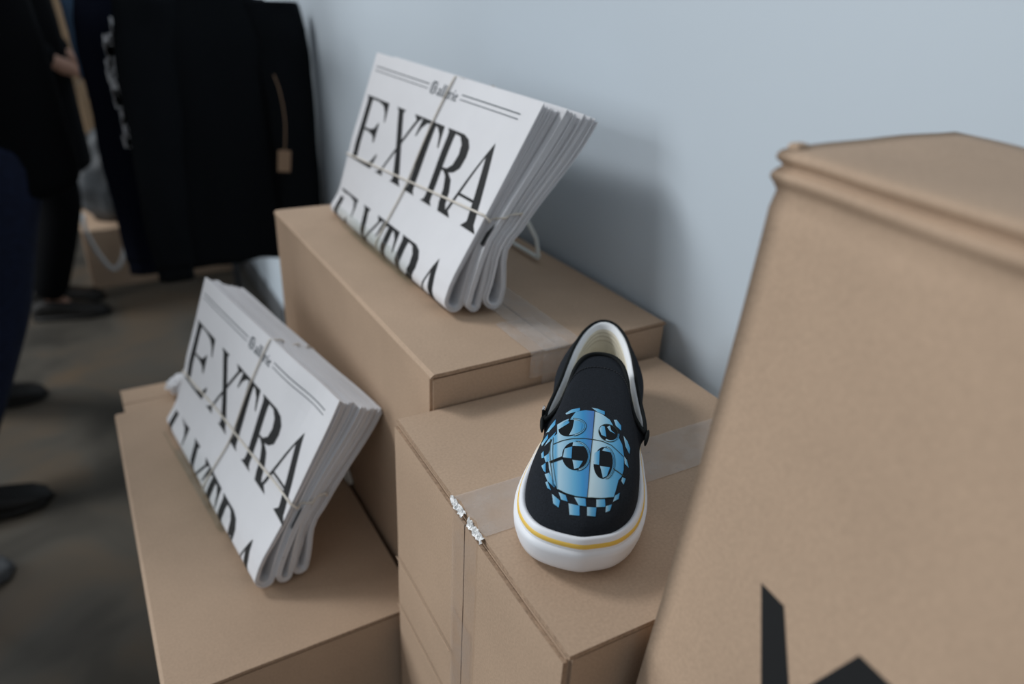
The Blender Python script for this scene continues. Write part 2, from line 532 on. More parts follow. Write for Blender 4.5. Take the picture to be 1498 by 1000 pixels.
# ------------------------------------------------------------------ near carton with rolled top edge
boxD = empty('cardboard_box', (.297, .243, 0))
TD = 1.233
prof = [(0, 0), (0, .3), (0, .6), (0, .8), (0, .95), (0, 1.08), (-.0002, 1.15), (0, TD - .040), (.0004, TD - .029), (-.0018, TD - .0205), (.0010, TD - .0170), (.0046, TD - .0135),
        (.0046, TD - .0112), (.0010, TD - .0094), (-.0026, TD - .0082), (-.0012, TD - .0068), (.0030, TD - .0048), (.0040, TD - .0026), (.0024, TD - .0008), (-.0015, TD)]
NS = 34; LD = .40
V = []
WD = .132
def d_edge(s):
    # left rim of the box in plan: yawed with a slight bow
    return Vector((-.112 * s + .03 * s * s, -s, 0))


def d_flare(z):
    d = min(TD - z, .45); return -(d * .065 + .08 * d * d)


for i in range(NS):
    s = LD * i / (NS - 1)
    c = d_edge(s)
    wob = noise.noise(Vector((s * 16, 0, 3))) * .0016
    for (o_, z) in prof:
        flare = d_flare(z)
        lip = 1 if z > TD - .03 else 0
        dz = lip * (wob - .004 * (s / LD) * 0)
        V.append((c.x + flare - o_ + lip * noise.noise(Vector((s * 22, z * 60, 1))) * .0012, c.y, z + dz))
    nt_ = 9
    for k in range(1, nt_ + 1):
        x = WD * k / nt_
        hump = .0030 * math.sin(PI * .5 * k / nt_) * max(0, 1 - s / .10) + .0012 * noise.noise(Vector((x * 20, s * 20, 5)))
        V.append((c.x + x, c.y - x * .05, TD + wob * (1 - k / nt_) + hump))
    V.append((c.x + WD + .002, c.y - WD * .05, TD - .012))
    V.append((c.x + WD + .010, c.y - WD * .05, .5))
    V.append((c.x + WD + .010, c.y - WD * .05, 0))
npf = len(prof) + nt_ + 3
F = grid_faces(npf, NS)
F.append(tuple(range(npf))); F.append(tuple(reversed(range((NS - 1) * npf, NS * npf))))
o = mesh('body', V, [tuple(reversed(f)) for f in F], KRAFT, boxD, smooth=False)
for p in o.data.polygons:
    p.use_smooth = len(p.vertices) == 4
# small upturned corner of the top flap
bbox('flap_corner', (.002, -.007, TD - .003), (.011, .0005, TD + .0028), KRAFT, boxD, .0018)
tag(boxD, 'large plain cardboard box with a double rolled rim and black printed marks', 'box')


def d_face(s, z):
    c = d_edge(s); return Vector((c.x + d_flare(z) - .0006, c.y, z))


def d_mark(poly, name='printed_mark'):
    t = poly_tris(poly); V, T = refine([(x, y, 0) for x, y in poly], t, .02)
    return mesh(name, [d_face(v[0], v[1]) for v in V], T, INK, boxD, smooth=False)


d_mark([(.066, 1.018), (.083, 1.018), (.104, .976), (.127, 1.030), (.300, 1.034), (.300, 1.017), (.142, 1.013), (.112, .940), (.097, .940)], 'printed_logo')
d_mark([(.148, .945), (.166, 1.004), (.180, 1.004), (.196, .945), (.182, .945), (.178, .960), (.168, .960), (.163, .945)], 'printed_logo')
d_mark([(.202, .945), (.202, 1.004), (.214, 1.004), (.232, .970), (.232, 1.004), (.245, 1.004), (.245, .945), (.234, .945), (.215, .980), (.215, .945)], 'printed_logo')
d_mark([(.252, .945), (.252, .957), (.280, .957), (.280, .968), (.252, .968), (.252, 1.004), (.294, 1.004), (.294, .992), (.266, .992), (.266, .981), (.294, .981), (.294, .945)], 'printed_logo')

# ------------------------------------------------------------------ newspaper bundles
GLYPH = {
    'E': [[(0, 1), (.3, 1), (.24, .97), (.23, .9), (.23, .1), (.24, .03), (.3, 0), (0, 0), (.05, .04), (.065, .1), (.065, .9), (.05, .96)],
          [(.2, 1), (.84, 1), (.88, .72), (.85, .72), (.79, .85), (.68, .93), (.5, .965), (.2, .968)],
          [(.2, .525), (.45, .535), (.58, .57), (.67, .67), (.70, .67), (.70, .37), (.67, .37), (.6, .455), (.45, .49), (.2, .495)],
          [(.2, 0), (.84, 0), (.94, .23), (.91, .24), (.77, .1), (.57, .04), (.2, .032)]],
    'X': [[(0, 1), (.30, 1), (.245, .955), (.255, .93), (.50, .5), (.77, .06), (.86, 0), (.48, 0), (.55, .04), (.54, .07), (.385, .40), (.08, .95)],
          [(.60, 1), (.88, 1), (.765, .93), (.115, .07), (.19, 0), (-.08, 0), (.065, .07), (.70, .93)]],
    'T': [[(.03, 1), (.65, 1), (.70, .71), (.67, .71), (.60, .87), (.50, .945), (.42, .96), (.26, .96), (.18, .945), (.07, .86), (.0, .73), (-.03, .73)],
          [(.26, .98), (.43, .98), (.43, .1), (.45, .04), (.52, 0), (.16, 0), (.23, .04), (.26, .1)]],
    'R': [[(0, 1), (.3, 1), (.24, .97), (.23, .9), (.23, .1), (.25, .04), (.32, 0), (-.02, 0), (.05, .04), (.065, .1), (.065, .9), (.05, .96)],
          [(.2, 1), (.45, 1), (.59, .96), (.68, .87), (.70, .75), (.66, .6), (.55, .52), (.4, .48), (.2, .48), (.2, .512), (.35, .525), (.46, .6), (.51, .74), (.48, .87), (.38, .955), (.2, .968)],
          [(.26, .5), (.40, .5), (.55, .42), (.62, .28), (.65, .12), (.73, .03), (.82, 0), (.52, 0), (.47, .1), (.45, .28), (.38, .43)]],
    'A': [[(.53, 1.04), (.49, .90), (.135, .07), (.25, 0), (-.08, 0), (.07, .07)],
          [(.53, 1.04), (.87, .08), (.99, 0), (.58, 0), (.68, .08), (.47, .86)],
          [(.22, .30), (.63, .30), (.62, .335), (.235, .335)]],
}
WORD = [('E', 0), ('X', 1.13), ('T', 1.97), ('R', 2.72), ('A', 3.36)]
# blackletter masthead, drawn with broken pen strokes; unit = x-height
BL = {
    'G': [[(.1, .3), (.3, .05), (.75, 0), (1.15, .25), (1.05, .3), (.75, .15), (.42, .2), (.3, .45), (.3, 1.1), (.5, 1.4), (.75, 1.35), (1.05, 1.55), (.9, 1.65), (.7, 1.6), (.35, 1.65), (.1, 1.3)],
          [(.5, .35), (.62, .3), (.62, 1.2), (.5, 1.1)], [(.9, .2), (1.12, .3), (1.12, .8), (1.25, .9), (.95, 1.05), (.75, .9), (.9, .8)],
          [(.7, 1.15), (.95, 1.1), (1.2, 1.3), (1.15, 1.4), (.95, 1.25)]],
    'a': [[(.1, .15), (.25, 0), (.45, .12), (.38, .22), (.28, .2), (.28, .5), (.1, .42)], [(.45, .1), (.6, 0), (.75, .15), (.63, .22), (.63, .85), (.45, 1), (.1, .85), (.2, .74), (.45, .8)],
          [(.2, .5), (.5, .62), (.5, .55), (.25, .43)]],
    'l': [[(.08, .15), (.25, 0), (.42, .15), (.28, .25), (.28, 1.55), (.1, 1.65), (.1, .2)]],
    'e': [[(.1, .2), (.28, 0), (.6, .18), (.55, .26), (.33, .2), (.28, .3), (.28, .75), (.1, .72)], [(.1, .7), (.35, 1), (.6, .75), (.28, .45), (.28, .55), (.42, .7), (.33, .82), (.2, .65)]],
    'r': [[(.08, .12), (.2, 0), (.36, .12), (.28, .2), (.28, .85), (.2, 1), (.05, .88), (.1, .8)], [(.28, .8), (.45, 1), (.62, .88), (.48, .72), (.32, .8)]],
    'i': [[(.08, .15), (.22, 0), (.38, .15), (.28, .22), (.28, .82), (.2, 1), (.05, .88), (.1, .8)], [(.1, 1.2), (.22, 1.35), (.32, 1.25), (.2, 1.1)]],
}
MAST = [('G', 0, 1.3), ('a', 1.35, .75), ('l', 2.1, .42), ('l', 2.5, .42), ('e', 2.92, .6), ('r', 3.52, .58), ('i', 4.12, .4), ('e', 4.5, .6)]


def bundle(label, P, yaw, lean, W_, htop, vrow, seed, spec, twist, string_v, vstr_u, cap_h, row_dv, u0, dent, group, left_in=.007):
    """P = point where the leaning front plane meets the box at the page's left edge.
    local axes: X along the page, Y back through the stack, Z up the leaning page"""
    e_ = Vector((math.sin(yaw), -math.cos(yaw), 0)); h_ = Vector((math.cos(yaw), math.sin(yaw), 0))
    up = Vector((0, 0, 1)) * math.cos(lean) + h_ * math.sin(lean)
    d_ = up.cross(e_)
    M = Matrix(((e_.x, d_.x, up.x, P[0]), (e_.y, d_.y, up.y, P[1]), (e_.z, d_.z, up.z, P[2]), (0, 0, 0, 1)))
    root = empty('newspaper_bundle', mat=M)
    tag(root, label, 'newspapers', group)
    tl = math.tan(lean)
    rnd = random.Random(seed)

    def ripple(u, v, j):
        x = u / W_
        q = twist * (.5 - x) * 2 * (v - .13)
        q += .0022 * noise.noise(Vector((u * 9, v * 7, seed + j * 5)))
        q += dent * math.exp(-((x - .88) / .10) ** 2 - ((v - htop + .03) / .035) ** 2)
        # string draws the middle in
        q += .0045 * math.exp(-((v - string_v) / .05) ** 2) * (1 - abs(2 * x - 1) ** 3)
        q += left_in * (1 - x) ** 2 * max(0, (.13 - v) / .13)
        return q

    K = 9
    curves = {}

    def profile(j, k, n1=16, n2=12):
        b0, b1, p0, p1, q0, q1, vt, ushift = spec[j]
        tb = .00062
        Rr = (b1 - b0) / 2 - k * tb
        mid = (b0 + b1) / 2
        vc0 = mid * tl + (b1 - b0) / 2 * 1.02 + .0006     # arc centre height so that the fold rests on the board
        def bounds(v):
            tt = (p1 - p0) / (2 * K) ; tq = (q1 - q0) / (2 * K)
            f = interp([(vc0, b0), (string_v, p0), (string_v + .02, p0 * .8 + q0 * .2), (htop, q0)], v)
            g = interp([(vc0, b1), (string_v, p1), (string_v + .02, p1 * .8 + q1 * .2), (htop, q1)], v)
            t = interp([(vc0, tb), (string_v, tt), (htop, tq)], v)
            return f + k * t, g - k * t
        rr = random.Random(seed * 100 + j * 20 + k)
        vtop_f = vt + rr.uniform(-.0035, .0025) - (0 if k == 0 else .001)
        vtop_b = vt + rr.uniform(-.0035, .0025)
        pts = []
        for i in range(n1):
            v = vtop_f + (vc0 - vtop_f) * i / n1
            pts.append((bounds(v)[0], v))
        ry = max(Rr * 1.0, .001)
        for i in range(n2 + 1):
            a = PI * i / n2
            pts.append((mid - Rr * math.cos(a), vc0 - ry * math.sin(a)))
        for i in range(1, n1 + 1):
            v = vc0 + (vtop_b - vc0) * i / n1
            pts.append((bounds(v)[1], v))
        return pts, vc0

    def place(u, d, v, j, vc0):
        fade = min(1, max(0, (v - vc0 * .2) / .04))
        return Vector((u, d + ripple(u, v, j) * (.25 + .75 * fade), v))

    NU = 26
    for j in range(len(spec)):
        V = []; F = []
        usft = spec[j][7]
        for k in range(K):
            pts, vc0 = profile(j, k)
            rr = random.Random(seed * 31 + j * 50 + k)
            ul = rr.uniform(-.002, .002) + usft; ur = W_ + usft + (0 if k == 0 else rr.uniform(-.0035, .001))
            base = len(V); th = .00046
            n = len(pts)
            rows = []
            for sgn in (-1, 1):
                for m, (d, v) in enumerate(pts):
                    a = pts[max(m - 1, 0)]; b = pts[min(m + 1, n - 1)]
                    tx, tv = b[0] - a[0], b[1] - a[1]; L = math.hypot(tx, tv) or 1
                    nd, nv = tv / L, -tx / L
                    for i in range(NU):
                        u = ul + (ur - ul) * i / (NU - 1)
                        q = place(u, d, v, j, vc0)
                        V.append((q.x, q.y + sgn * th * nd, q.z + sgn * th * nv))
            N = n * NU
            for m in range(n - 1):
                for i in range(NU - 1):
                    a = base + m * NU + i
                    F.append((a, a + NU, a + NU + 1, a + 1)); F.append((N + a, N + a + 1, N + a + NU + 1, N + a + NU))
                for i in (0, NU - 1):
                    a = base + m * NU + i
                    F.append((a, N + a, N + a + NU, a + NU))
            for m in (0, n - 1):
                for i in range(NU - 1):
                    a = base + m * NU + i; F.append((a, a + 1, N + a + 1, N + a))
        o = mesh('newspaper', V, F, PAPER, root, smooth=False)
        o['label'] = ['front newspaper showing the printed page', 'middle newspaper of the bundle', 'rear newspaper of the bundle'][j]
        if j == 0: front = o
        curves[j] = o

    # arc-length mapping of the front sheet for the print
    pts, vc0 = profile(0, 0, 60, 40)
    pts[0] = (pts[0][0], spec[0][6])
    S = [0]
    for a, b in zip(pts, pts[1:]): S.append(S[-1] + math.hypot(a[0] - b[0], a[1] - b[1]))
    vtop0 = spec[0][6]

    def onpage(u, v, off=.0009):
        """v = flat page coordinate (== height above the board as if the page were flat)"""
        s = vtop0 - v
        s = min(max(s, 0), S[-1] - 1e-4)
        i = next(k for k in range(len(S) - 1) if S[k + 1] >= s)
        f = (s - S[i]) / max(S[i + 1] - S[i], 1e-9)
        a, b = pts[i], pts[i + 1]
        d = a[0] + (b[0] - a[0]) * f; vv = a[1] + (b[1] - a[1]) * f
        tx, tv = b[0] - a[0], b[1] - a[1]; L = math.hypot(tx, tv) or 1
        q = place(u, d, vv, 0, vc0)
        return Vector((q.x, q.y + off * tv / L, q.z - off * tx / L))

    def print_polys(name, polys, mat_, parent):
        VV = []; FF = []
        for poly in polys:
            v, t = refine([(x, y, 0) for x, y in poly], poly_tris(poly), .008)
            b = len(VV); VV += [onpage(x, y) for x, y, _ in v]; FF += [tuple(b + q for q in tt) for tt in t]
        return mesh(name, VV, FF, mat_, parent, smooth=True)

    for row in range(2):
        vbase = vrow - row * row_dv - cap_h
        pl = []
        for ch, x0 in WORD:
            for poly in GLYPH[ch]:
                pl.append([(u0 + (x0 + x) * cap_h, vbase + y * cap_h) for x, y in poly])
        h = print_polys('headline', pl, INK, front); h['label'] = 'headline word EXTRA' if row == 0 else 'second headline word EXTRA running under the fold'
    vm = vrow + .0325
    xh = .0105; mu = u0 + .184
    print_polys('masthead', [[(mu + (x0 + x) * xh * 1.36, vm + y * xh) for x, y in poly] for ch, x0, w in MAST for poly in BL[ch]], INK_GREY, front)
    for (a, b) in ((u0 + .002, mu - .006), (mu + 5.2 * xh * 1.36 + .006, u0 + .400)):
        print_polys('rule_line', [[(a, vm + y), (b, vm + y), (b, vm + y + t), (a, vm + y + t)] for y, t in ((.0105, .0015), (.0045, .0012))], INK_GREY, front)
    # last letter of the middle paper peeps out at the end
    b0, b1, p0, p1, q0, q1, vt, us = spec[1]
    V = [place(W_ + us - .016, p0 - .0012, string_v - .012, 1, 0), place(W_ + us - .001, p0 - .0014, string_v - .014, 1, 0), place(W_ + us - .001, p0 - .0015, string_v + .016, 1, 0)]
    mesh('letter_foot', V, [(0, 1, 2)], INK, curves[1], smooth=False)

    # string: once around lengthwise, once around upright
    bk = spec[-1][3]; br = .0014
    ring = []
    n = 40
    for i in range(n):
        u = W_ * i / (n - 1)
        v = string_v - .004 + .022 * i / (n - 1)
        q = onpage(u, v, .0024); ring.append(q)
    ring.append(Vector((W_ + .004, ring[-1].y + .006, string_v + .016)))
    for j in range(len(spec)):
        a, b = spec[j][2], spec[j][3]
        ring.append(Vector((W_ + .005 + spec[j][7], (a + b) / 2 + ripple(W_, string_v, j), string_v + .014 + .012 * j)))
        if j < len(spec) - 1: ring.append(Vector((W_ - .002 + spec[j][7], b + ripple(W_, string_v, j), string_v + .018 + .012 * j)))
    for i in range(n):
        u = W_ * (1 - i / (n - 1))
        ring.append(Vector((u, bk + .003 + ripple(u, string_v, 2), string_v + .03 - .03 * i / (n - 1))))
    ring.append(Vector((-.004, bk * .5, string_v - .002)))
    tube('string', ring, br, STRING, root, 7, True)
    ring = []
    for i in range(34):
        f = i / 33; v = vtop0 + .001 - f * (vtop0 - .004)
        ring.append(onpage(vstr_u[0] + (vstr_u[1] - vstr_u[0]) * f, v, .0024))
    bl = [spec[j] for j in range(len(spec))]
    for j, s_ in enumerate(bl):
        m_ = (s_[0] + s_[1]) / 2
        ring.append(Vector((vstr_u[1], m_, m_ * tl + .0004)))
    lb = bl[-1]
    ring.append(Vector((vstr_u[1], lb[1] + .001, lb[1] * tl + .012)))
    for i in range(12):
        v = .03 + (lb[6] - .03) * i / 11
        g = interp([(.02, lb[1]), (string_v, lb[3]), (htop, lb[5])], v)
        u = vstr_u[1] + (vstr_u[0] - vstr_u[1]) * i / 11
        ring.append(Vector((u, g + .003 + ripple(u, v, 2), v + (.03 if i < 1 else 0))))
    for j in reversed(range(len(spec))):
        s_ = bl[j]
        ring.append(Vector((vstr_u[0], (s_[4] + s_[5]) / 2 + ripple(vstr_u[0], s_[6], j), s_[6] + .003)))
        if j: ring.append(Vector((vstr_u[0], s_[4] + ripple(vstr_u[0], s_[6], j), s_[6] - .002)))
    tube('string', ring, br * .9, STRING, root, 7, True)
    return root, M


def stand(label, M, lean, u_a, u_b, board, depth, leg_y, mark):
    """bent clear acrylic strip easel: lip, ledge, back rest and folded rear leg; same local axes as the bundle"""
    root = empty('display_easel', mat=M)
    tag(root, label, 'stand', 'clear acrylic easels')
    cl, sl = math.cos(lean), math.sin(lean)
    # work in (h, z) of the world, then turn into local (d, v): d = h*cos - z*sin ; v = h*sin + z*cos
    def loc(h, z): return (h * cl - z * sl, h * sl + z * cl)
    t = .0028
    return root, loc, t


def ribbon(name, path, u_a, u_b, t, mat_, parent):
    """solid strip: path of (d,v) points, thickness t, from u_a to u_b"""
    n = len(path); V = []; F = []
    for side in (0, 1):
        for m, (d, v) in enumerate(path):
            a = path[max(m - 1, 0)]; b = path[min(m + 1, n - 1)]
            tx, tv = b[0] - a[0], b[1] - a[1]; L = math.hypot(tx, tv) or 1
            nd, nv = -tv / L, tx / L
            for u in (u_a, u_b):
                V.append((u, d + (side - .5) * t * nd, v + (side - .5) * t * nv))
    N = 2 * n
    for m in range(n - 1):
        a = 2 * m
        F += [(a, a + 1, a + 3, a + 2), (N + a + 1, N + a, N + a + 2, N + a + 3), (a + 1, N + a + 1, N + a + 3, a + 3), (a, a + 2, N + a + 2, N + a)]
    F += [(0, N, N + 1, 1), (N - 2, N - 1, 2 * N - 1, 2 * N - 2)]
    return mesh(name, V, F, mat_, parent, smooth=False)


def easel(label, M, lean, u_a, u_b, x_front, x_leg, top_v, dback):
    root, loc, t = stand(label, M, lean, u_a, u_b, 0, 0, 0, 0)
    # front lip and ledge of clear acrylic
    lip = [loc(x_front - .010, .040), loc(x_front - .005, .016), loc(x_front - .002, .005), loc(x_front + .002, .0022), loc(x_front + .010, .0016)]
    ribbon('lip', lip, u_a, u_b, .0024, ACRYLIC, root)
    led = [loc(x_front + .010, .0014), loc(x_front + .05, .0013), loc(x_leg - .055, .0013)]
    ribbon('ledge', led, u_a, u_b, .0012, ACRYLIC, root)
    rest = [(dback + .010, .055), (dback + .006, .12), (dback + .006, top_v)]
    ribbon('back_rest', rest, u_a, u_b, t, ACRYLIC, root)
    leg = [(dback + .008, top_v), loc(x_leg - .006, .03), loc(x_leg, .0018)]
    ribbon('rear_leg', leg, u_b - .004, u_b, .0050, ACRYLIC_EDGE, root)
    ribbon('rear_leg', leg, u_a, u_a + .004, .0050, ACRYLIC_EDGE, root)
    foot = [loc(x_leg - .004, .0016), loc(x_leg + .001, .0016)]
    ribbon('foot', foot, u_a, u_b, .003, ACRYLIC_EDGE, root)
    return root


#        bottom fold    string pinch   top          height  shift
specB = [(.004, .0300, .0040, .0160, .0020, .0230, .262, 0.0),
         (.0285, .0470, .0165, .0290, .0260, .0440, .267, .010),
         (.0465, .0730, .0300, .0450, .0470, .0690, .273, .013)]
leanB, yawB = R(25.9), R(.95)
eB = Vector((math.sin(yawB), -math.cos(yawB), 0)); hB = Vector((math.cos(yawB), math.sin(yawB), 0))
upB = Vector((0, 0, 1)) * math.cos(leanB) + hB * math.sin(leanB)
PB = Vector((.399, 1.119, 1.126)) - upB * .2001 - eB * .014
PB.z = .946 + .0045
nb, MB_ = bundle('string-tied newspapers on the higher box against the wall, headline EXTRA', PB, yawB, leanB, .440, .262, .2001, 5, specB, -.085, .108, (.245, .215), .098, .148, .012, .0, 'newspaper bundles')
easel('clear acrylic easel holding newspapers on the higher box by the wall', MB_, leanB, .095, .325, .007, .212, .185, .060)

specA = [(.000, .0250, .0040, .0180, .0000, .0270, .257, 0.0),
         (.0240, .0440, .0185, .0310, .0280, .0470, .256, .005),
         (.0430, .0640, .0325, .0460, .0480, .0615, .256, .003)]
leanA, yawA = R(26.3), R(7.4)
eA = Vector((math.sin(yawA), -math.cos(yawA), 0)); hA = Vector((math.cos(yawA), math.sin(yawA), 0))
upA = Vector((0, 0, 1)) * math.cos(leanA) + hA * math.sin(leanA)
PA = Vector((.1085, 1.118, .799)) - upA * .193 - eA * .012
PA.z = .626 + .0042
na, MA_ = bundle('string-tied newspapers on the low box in the aisle, headline EXTRA', PA, yawA, leanA, .430, .257, .193, 9, specA, -.085, .105, (.245, .215), .098, .148, .010, .006, 'newspaper bundles')
easel('clear acrylic easel holding newspapers on the low box in the aisle', MA_, leanA, .085, .305, .002, .189, .19, .064)

# ------------------------------------------------------------------ shoe
SA = R(51)
shoe = empty('slip_on_shoe', (.2550, .3100, .9085), SA)
tag(shoe, 'black canvas slip-on shoe with blue checker print and white rubber sole', 'shoe')
OUT = [(0, 0), (.004, .022), (.014, .0375), (.034, .0490), (.060, .0535), (.088, .0525), (.12, .0480), (.16, .0425), (.20, .0395), (.24, .0380), (.27, .0345), (.29, .0260), (.301, .0140), (.305, 0)]
NO = 128


def outline(n=NO):
    pts = [(s, h + .0030 * max(0, 1 - s / .15), 0) for s, h in OUT] + [(s, -(h - .0120 * max(0, 1 - s / .16)), 0) for s, h in OUT[-2:0:-1]]
    return spline(pts, n, True)


OL = outline()


def normals(C):
    n = len(C); out = []
    for i in range(n):
        t = C[(i + 1) % n] - C[i - 1]; t.z = 0; t.normalize()
        out.append(Vector((-t.y, t.x, 0)))
    return out


ON = normals(OL)
cen = sum(OL, Vector()) / len(OL)
if (OL[10] - cen).dot(ON[10]) < 0: ON = [-v for v in ON]


def spring(s):
    return .005 * max(0, 1 - s / .07) ** 2


def ring_band(prof, off=0):
    V = []
    for (o_, z) in prof:
        for p, n in zip(OL, ON):
            q = p + n * (o_ + off); V.append(Vector((q.x, q.y, z + spring(p.x))))
    return V


solp = [(-.024, .0), (-.0055, .0), (-.0042, .0010), (-.0034, .004), (-.0016, .012), (-.0006, .022), (-.0018, .0275), (-.0028, .0305), (-.0042, .0318), (-.0062, .0312), (-.009, .0290), (-.012, .0240)]
V = ring_band(solp); n = NO
F = grid_faces(n, len(solp), True)
c0 = len(V); V.append(Vector((.15, 0, .0)));
for i in range(n): F.append((c0, (i + 1) % n, i))
sole = mesh('sole', V, F, RUBBER, shoe)
# yellow line along the foxing
V = ring_band([(-.0011, .0240), (-.0008, .0246), (-.0010, .0260), (-.0013, .0272), (-.0021, .0279)])
mesh('yellow_stripe', V, grid_faces(n, 5, True), YELLOW, shoe)
# thicker toe bumper
idx = [i for i in range(-34, 35)]
V = []
bp = [(-.004, .0005), (-.0016, .0022), (-.0004, .006), (.0010, .011), (.0016, .0165), (.0016, .0208), (-.0012, .0225)]
for (o_, z) in bp:
    for q in idx:
        p, nn = OL[q % n], ON[q % n]
        e_ = min(1, (34 - abs(q)) / 2.5)
        w = p + nn * (o_ * e_ - .0006 * (1 - e_)); V.append(Vector((w.x, w.y, z + spring(p.x))))
mesh('toe_bumper', V, grid_faces(len(idx), len(bp)), RUBBER, shoe)

# upper: loft between the foxing line and the opening
TOP_R = [(.132, -.0440, .0490), (.140, -.0375, .0522), (.152, -.0318, .0575), (.172, -.0272, .0640), (.192, -.0240, .0702), (.207, -.0185, .0745), (.2150, -.0105, .0765), (.2175, 0, .0770)]
TOP = [(a, -b, c) for a, b, c in TOP_R] + TOP_R[-2::-1]
COL_R = [(.132, -.0440, .0490), (.148, -.0425, .0530), (.170, -.0390, .0560), (.195, -.0355, .0590), (.222, -.0325, .0620), (.250, -.0285, .0660), (.275, -.0215, .0710), (.2905, -.0110, .0755), (.2950, 0, .0770)]
COLLAR = COL_R + [(a, -b, c) for a, b, c in COL_R[-2::-1]]
# bottom curve split at the notch stations
iL = min(range(NO // 2), key=lambda i: abs(OL[i].x - .130))
iR = min(range(NO // 2, NO), key=lambda i: abs(OL[i].x - .130))


def resample(C, n):
    L = [0]
    for a, b in zip(C, C[1:]): L.append(L[-1] + (b - a).length)
    out = []
    for i in range(n):
        s = L[-1] * i / (n - 1)
        k = next((q for q in range(len(L) - 1) if L[q + 1] >= s - 1e-9), len(L) - 2)
        f = (s - L[k]) / max(L[k + 1] - L[k], 1e-9)
        out.append(C[k].lerp(C[k + 1], min(1, max(0, f))))
    return out


def bottom(i):
    p, nn = OL[i % NO], ON[i % NO]
    q = p - nn * .0066; return Vector((q.x, q.y, .0295 + spring(p.x)))


toeB = [bottom(i) for i in list(range(iL, -1, -1)) + list(range(NO - 1, iR - 1, -1))]
heelB = [bottom(i) for i in range(iR, iL - 1, -1)]
NT, NR = 73, 26
toeB = resample(toeB, NT); toeT = resample(spline(TOP, 200), NT)
heelB = resample(heelB, NT); heelT = resample(spline(COLLAR, 200), NT)


def bez(a, b, c, d, t):
    u = 1 - t
    return a * u ** 3 + b * 3 * u * u * t + c * 3 * u * t * t + d * t ** 3


vamp = []
for j in range(NR):
    t = j / (NR - 1)
    for i in range(NT):
        x = abs(2 * i / (NT - 1) - 1)            # 0 toe centre, 1 notch
        w = 1 - x ** 2.2
        A, D = toeB[i], toeT[i]
        B = A + Vector((.000 + .004 * w, 0, .0240 * w + .010 * (1 - w)))
        out = Vector((0, D.y, 0)).normalized() if abs(D.y) > 1e-6 else Vector()
        Cc = D + Vector((-.088 * w, D.y * .55 * w, -.0165 * w - .008 * (1 - w))) + out * .002 * (1 - w)
        vamp.append(bez(A, B, Cc, D, t))
vamp_o = mesh('vamp', vamp, [tuple(reversed(f)) for f in grid_faces(NT, NR)], CANVAS, shoe)
sm = vamp_o.modifiers.new('thick', 'SOLIDIFY'); sm.thickness = .0022; sm.offset = 1

quarter = []
for j in range(NR):
    t = j / (NR - 1)
    for i in range(NT):
        x = abs(2 * i / (NT - 1) - 1)
        A, D = heelB[i], heelT[i]
        c_ = Vector((.22, 0, 0)); o_ = Vector((A.x - .22, A.y, 0)).normalized()
        hb = (1 - x ** 4)
        B = A + Vector((0, 0, .014)) + o_ * .0110 * hb
        Cc = D + Vector((0, 0, -.011)) + o_ * .0170 * hb
        quarter.append(bez(A, B, Cc, D, t))
q_o = mesh('quarter', quarter, [tuple(reversed(f)) for f in grid_faces(NT, NR)], CANVAS, shoe)

# padded white lining from the collar down to the insole, all round the heel
lin = []
NL_ = 14
for j in range(NL_):
    t = j / (NL_ - 1)
    for i in range(NT):
        D = heelT[i]; A = heelB[i]
        ctr = Vector((min(max(D.x, .17), .262), 0, D.z)); inw = (ctr - D); inw.z = 0; inw.normalize()
        x = abs(2 * i / (NT - 1) - 1)
        pad = .0046 * (1 - .45 * x)
        p0 = D + inw * .0006 + Vector((0, 0, -.0006))
        p1 = D + inw * (.002 + pad * 1.2) + Vector((0, 0, .0042 * (1 - .4 * x)))
        p2 = D + inw * (.003 + pad * 1.5) + Vector((0, 0, -.018))
        p3 = Vector((A.x, A.y, .026)) + inw * .0062
        q = bez(p0, p1, p2, p3, t)
        q += inw * .0007 * noise.noise(Vector((i * .35, j * .25, 2))) * math.sin(PI * t)
        lin.append(q)
mesh('collar_lining', lin[:NT * 6], grid_faces(NT, 6), LINING, shoe)
mesh('heel_lining', lin[NT * 5:], grid_faces(NT, NL_ - 5), INSOLE, shoe)
LINE_M = mat('lining_line', (.46, .41, .31), .9)
for r_ in (6, 7, 8):
    tube('lining_seam', [lin[r_ * NT + i] + (Vector((.23, 0, lin[r_ * NT + i].z)) - lin[r_ * NT + i]).normalized() * .0003 for i in range(16, NT - 16)], .00035, LINE_M, shoe, 5)
# insole
ins = []
inner = [OL[i] - ON[i] * .0085 for i in range(NO)]
for k in range(6):
    f = 1 - k / 5
    for p in inner:
        q = Vector((.15, 0, 0)).lerp(p, f); ins.append(Vector((q.x, q.y, .0272 + .004 * f ** 6)))
mesh('insole', ins, grid_faces(NO, 6, True), INSOLE, shoe)
# binding
nrm_up = Vector((0, 0, .0004))
tube('tongue_binding', [p + nrm_up for p in toeT[0:NT]], .0021, BINDING, shoe, 9)
tube('collar_binding', [p + Vector((0, 0, .0002)) for p in heelT], .0017, BINDING, shoe, 9)


def vpt(fi, fj):
    i = fi * (NT - 1); j = fj * (NR - 1)
    i0 = min(int(i), NT - 2); j0 = min(int(j), NR - 2); a, b = i - i0, j - j0
    g = lambda I, J: vamp[J * NT + I]
    return (g(i0, j0) * (1 - a) + g(i0 + 1, j0) * a) * (1 - b) + (g(i0, j0 + 1) * (1 - a) + g(i0 + 1, j0 + 1) * a) * b


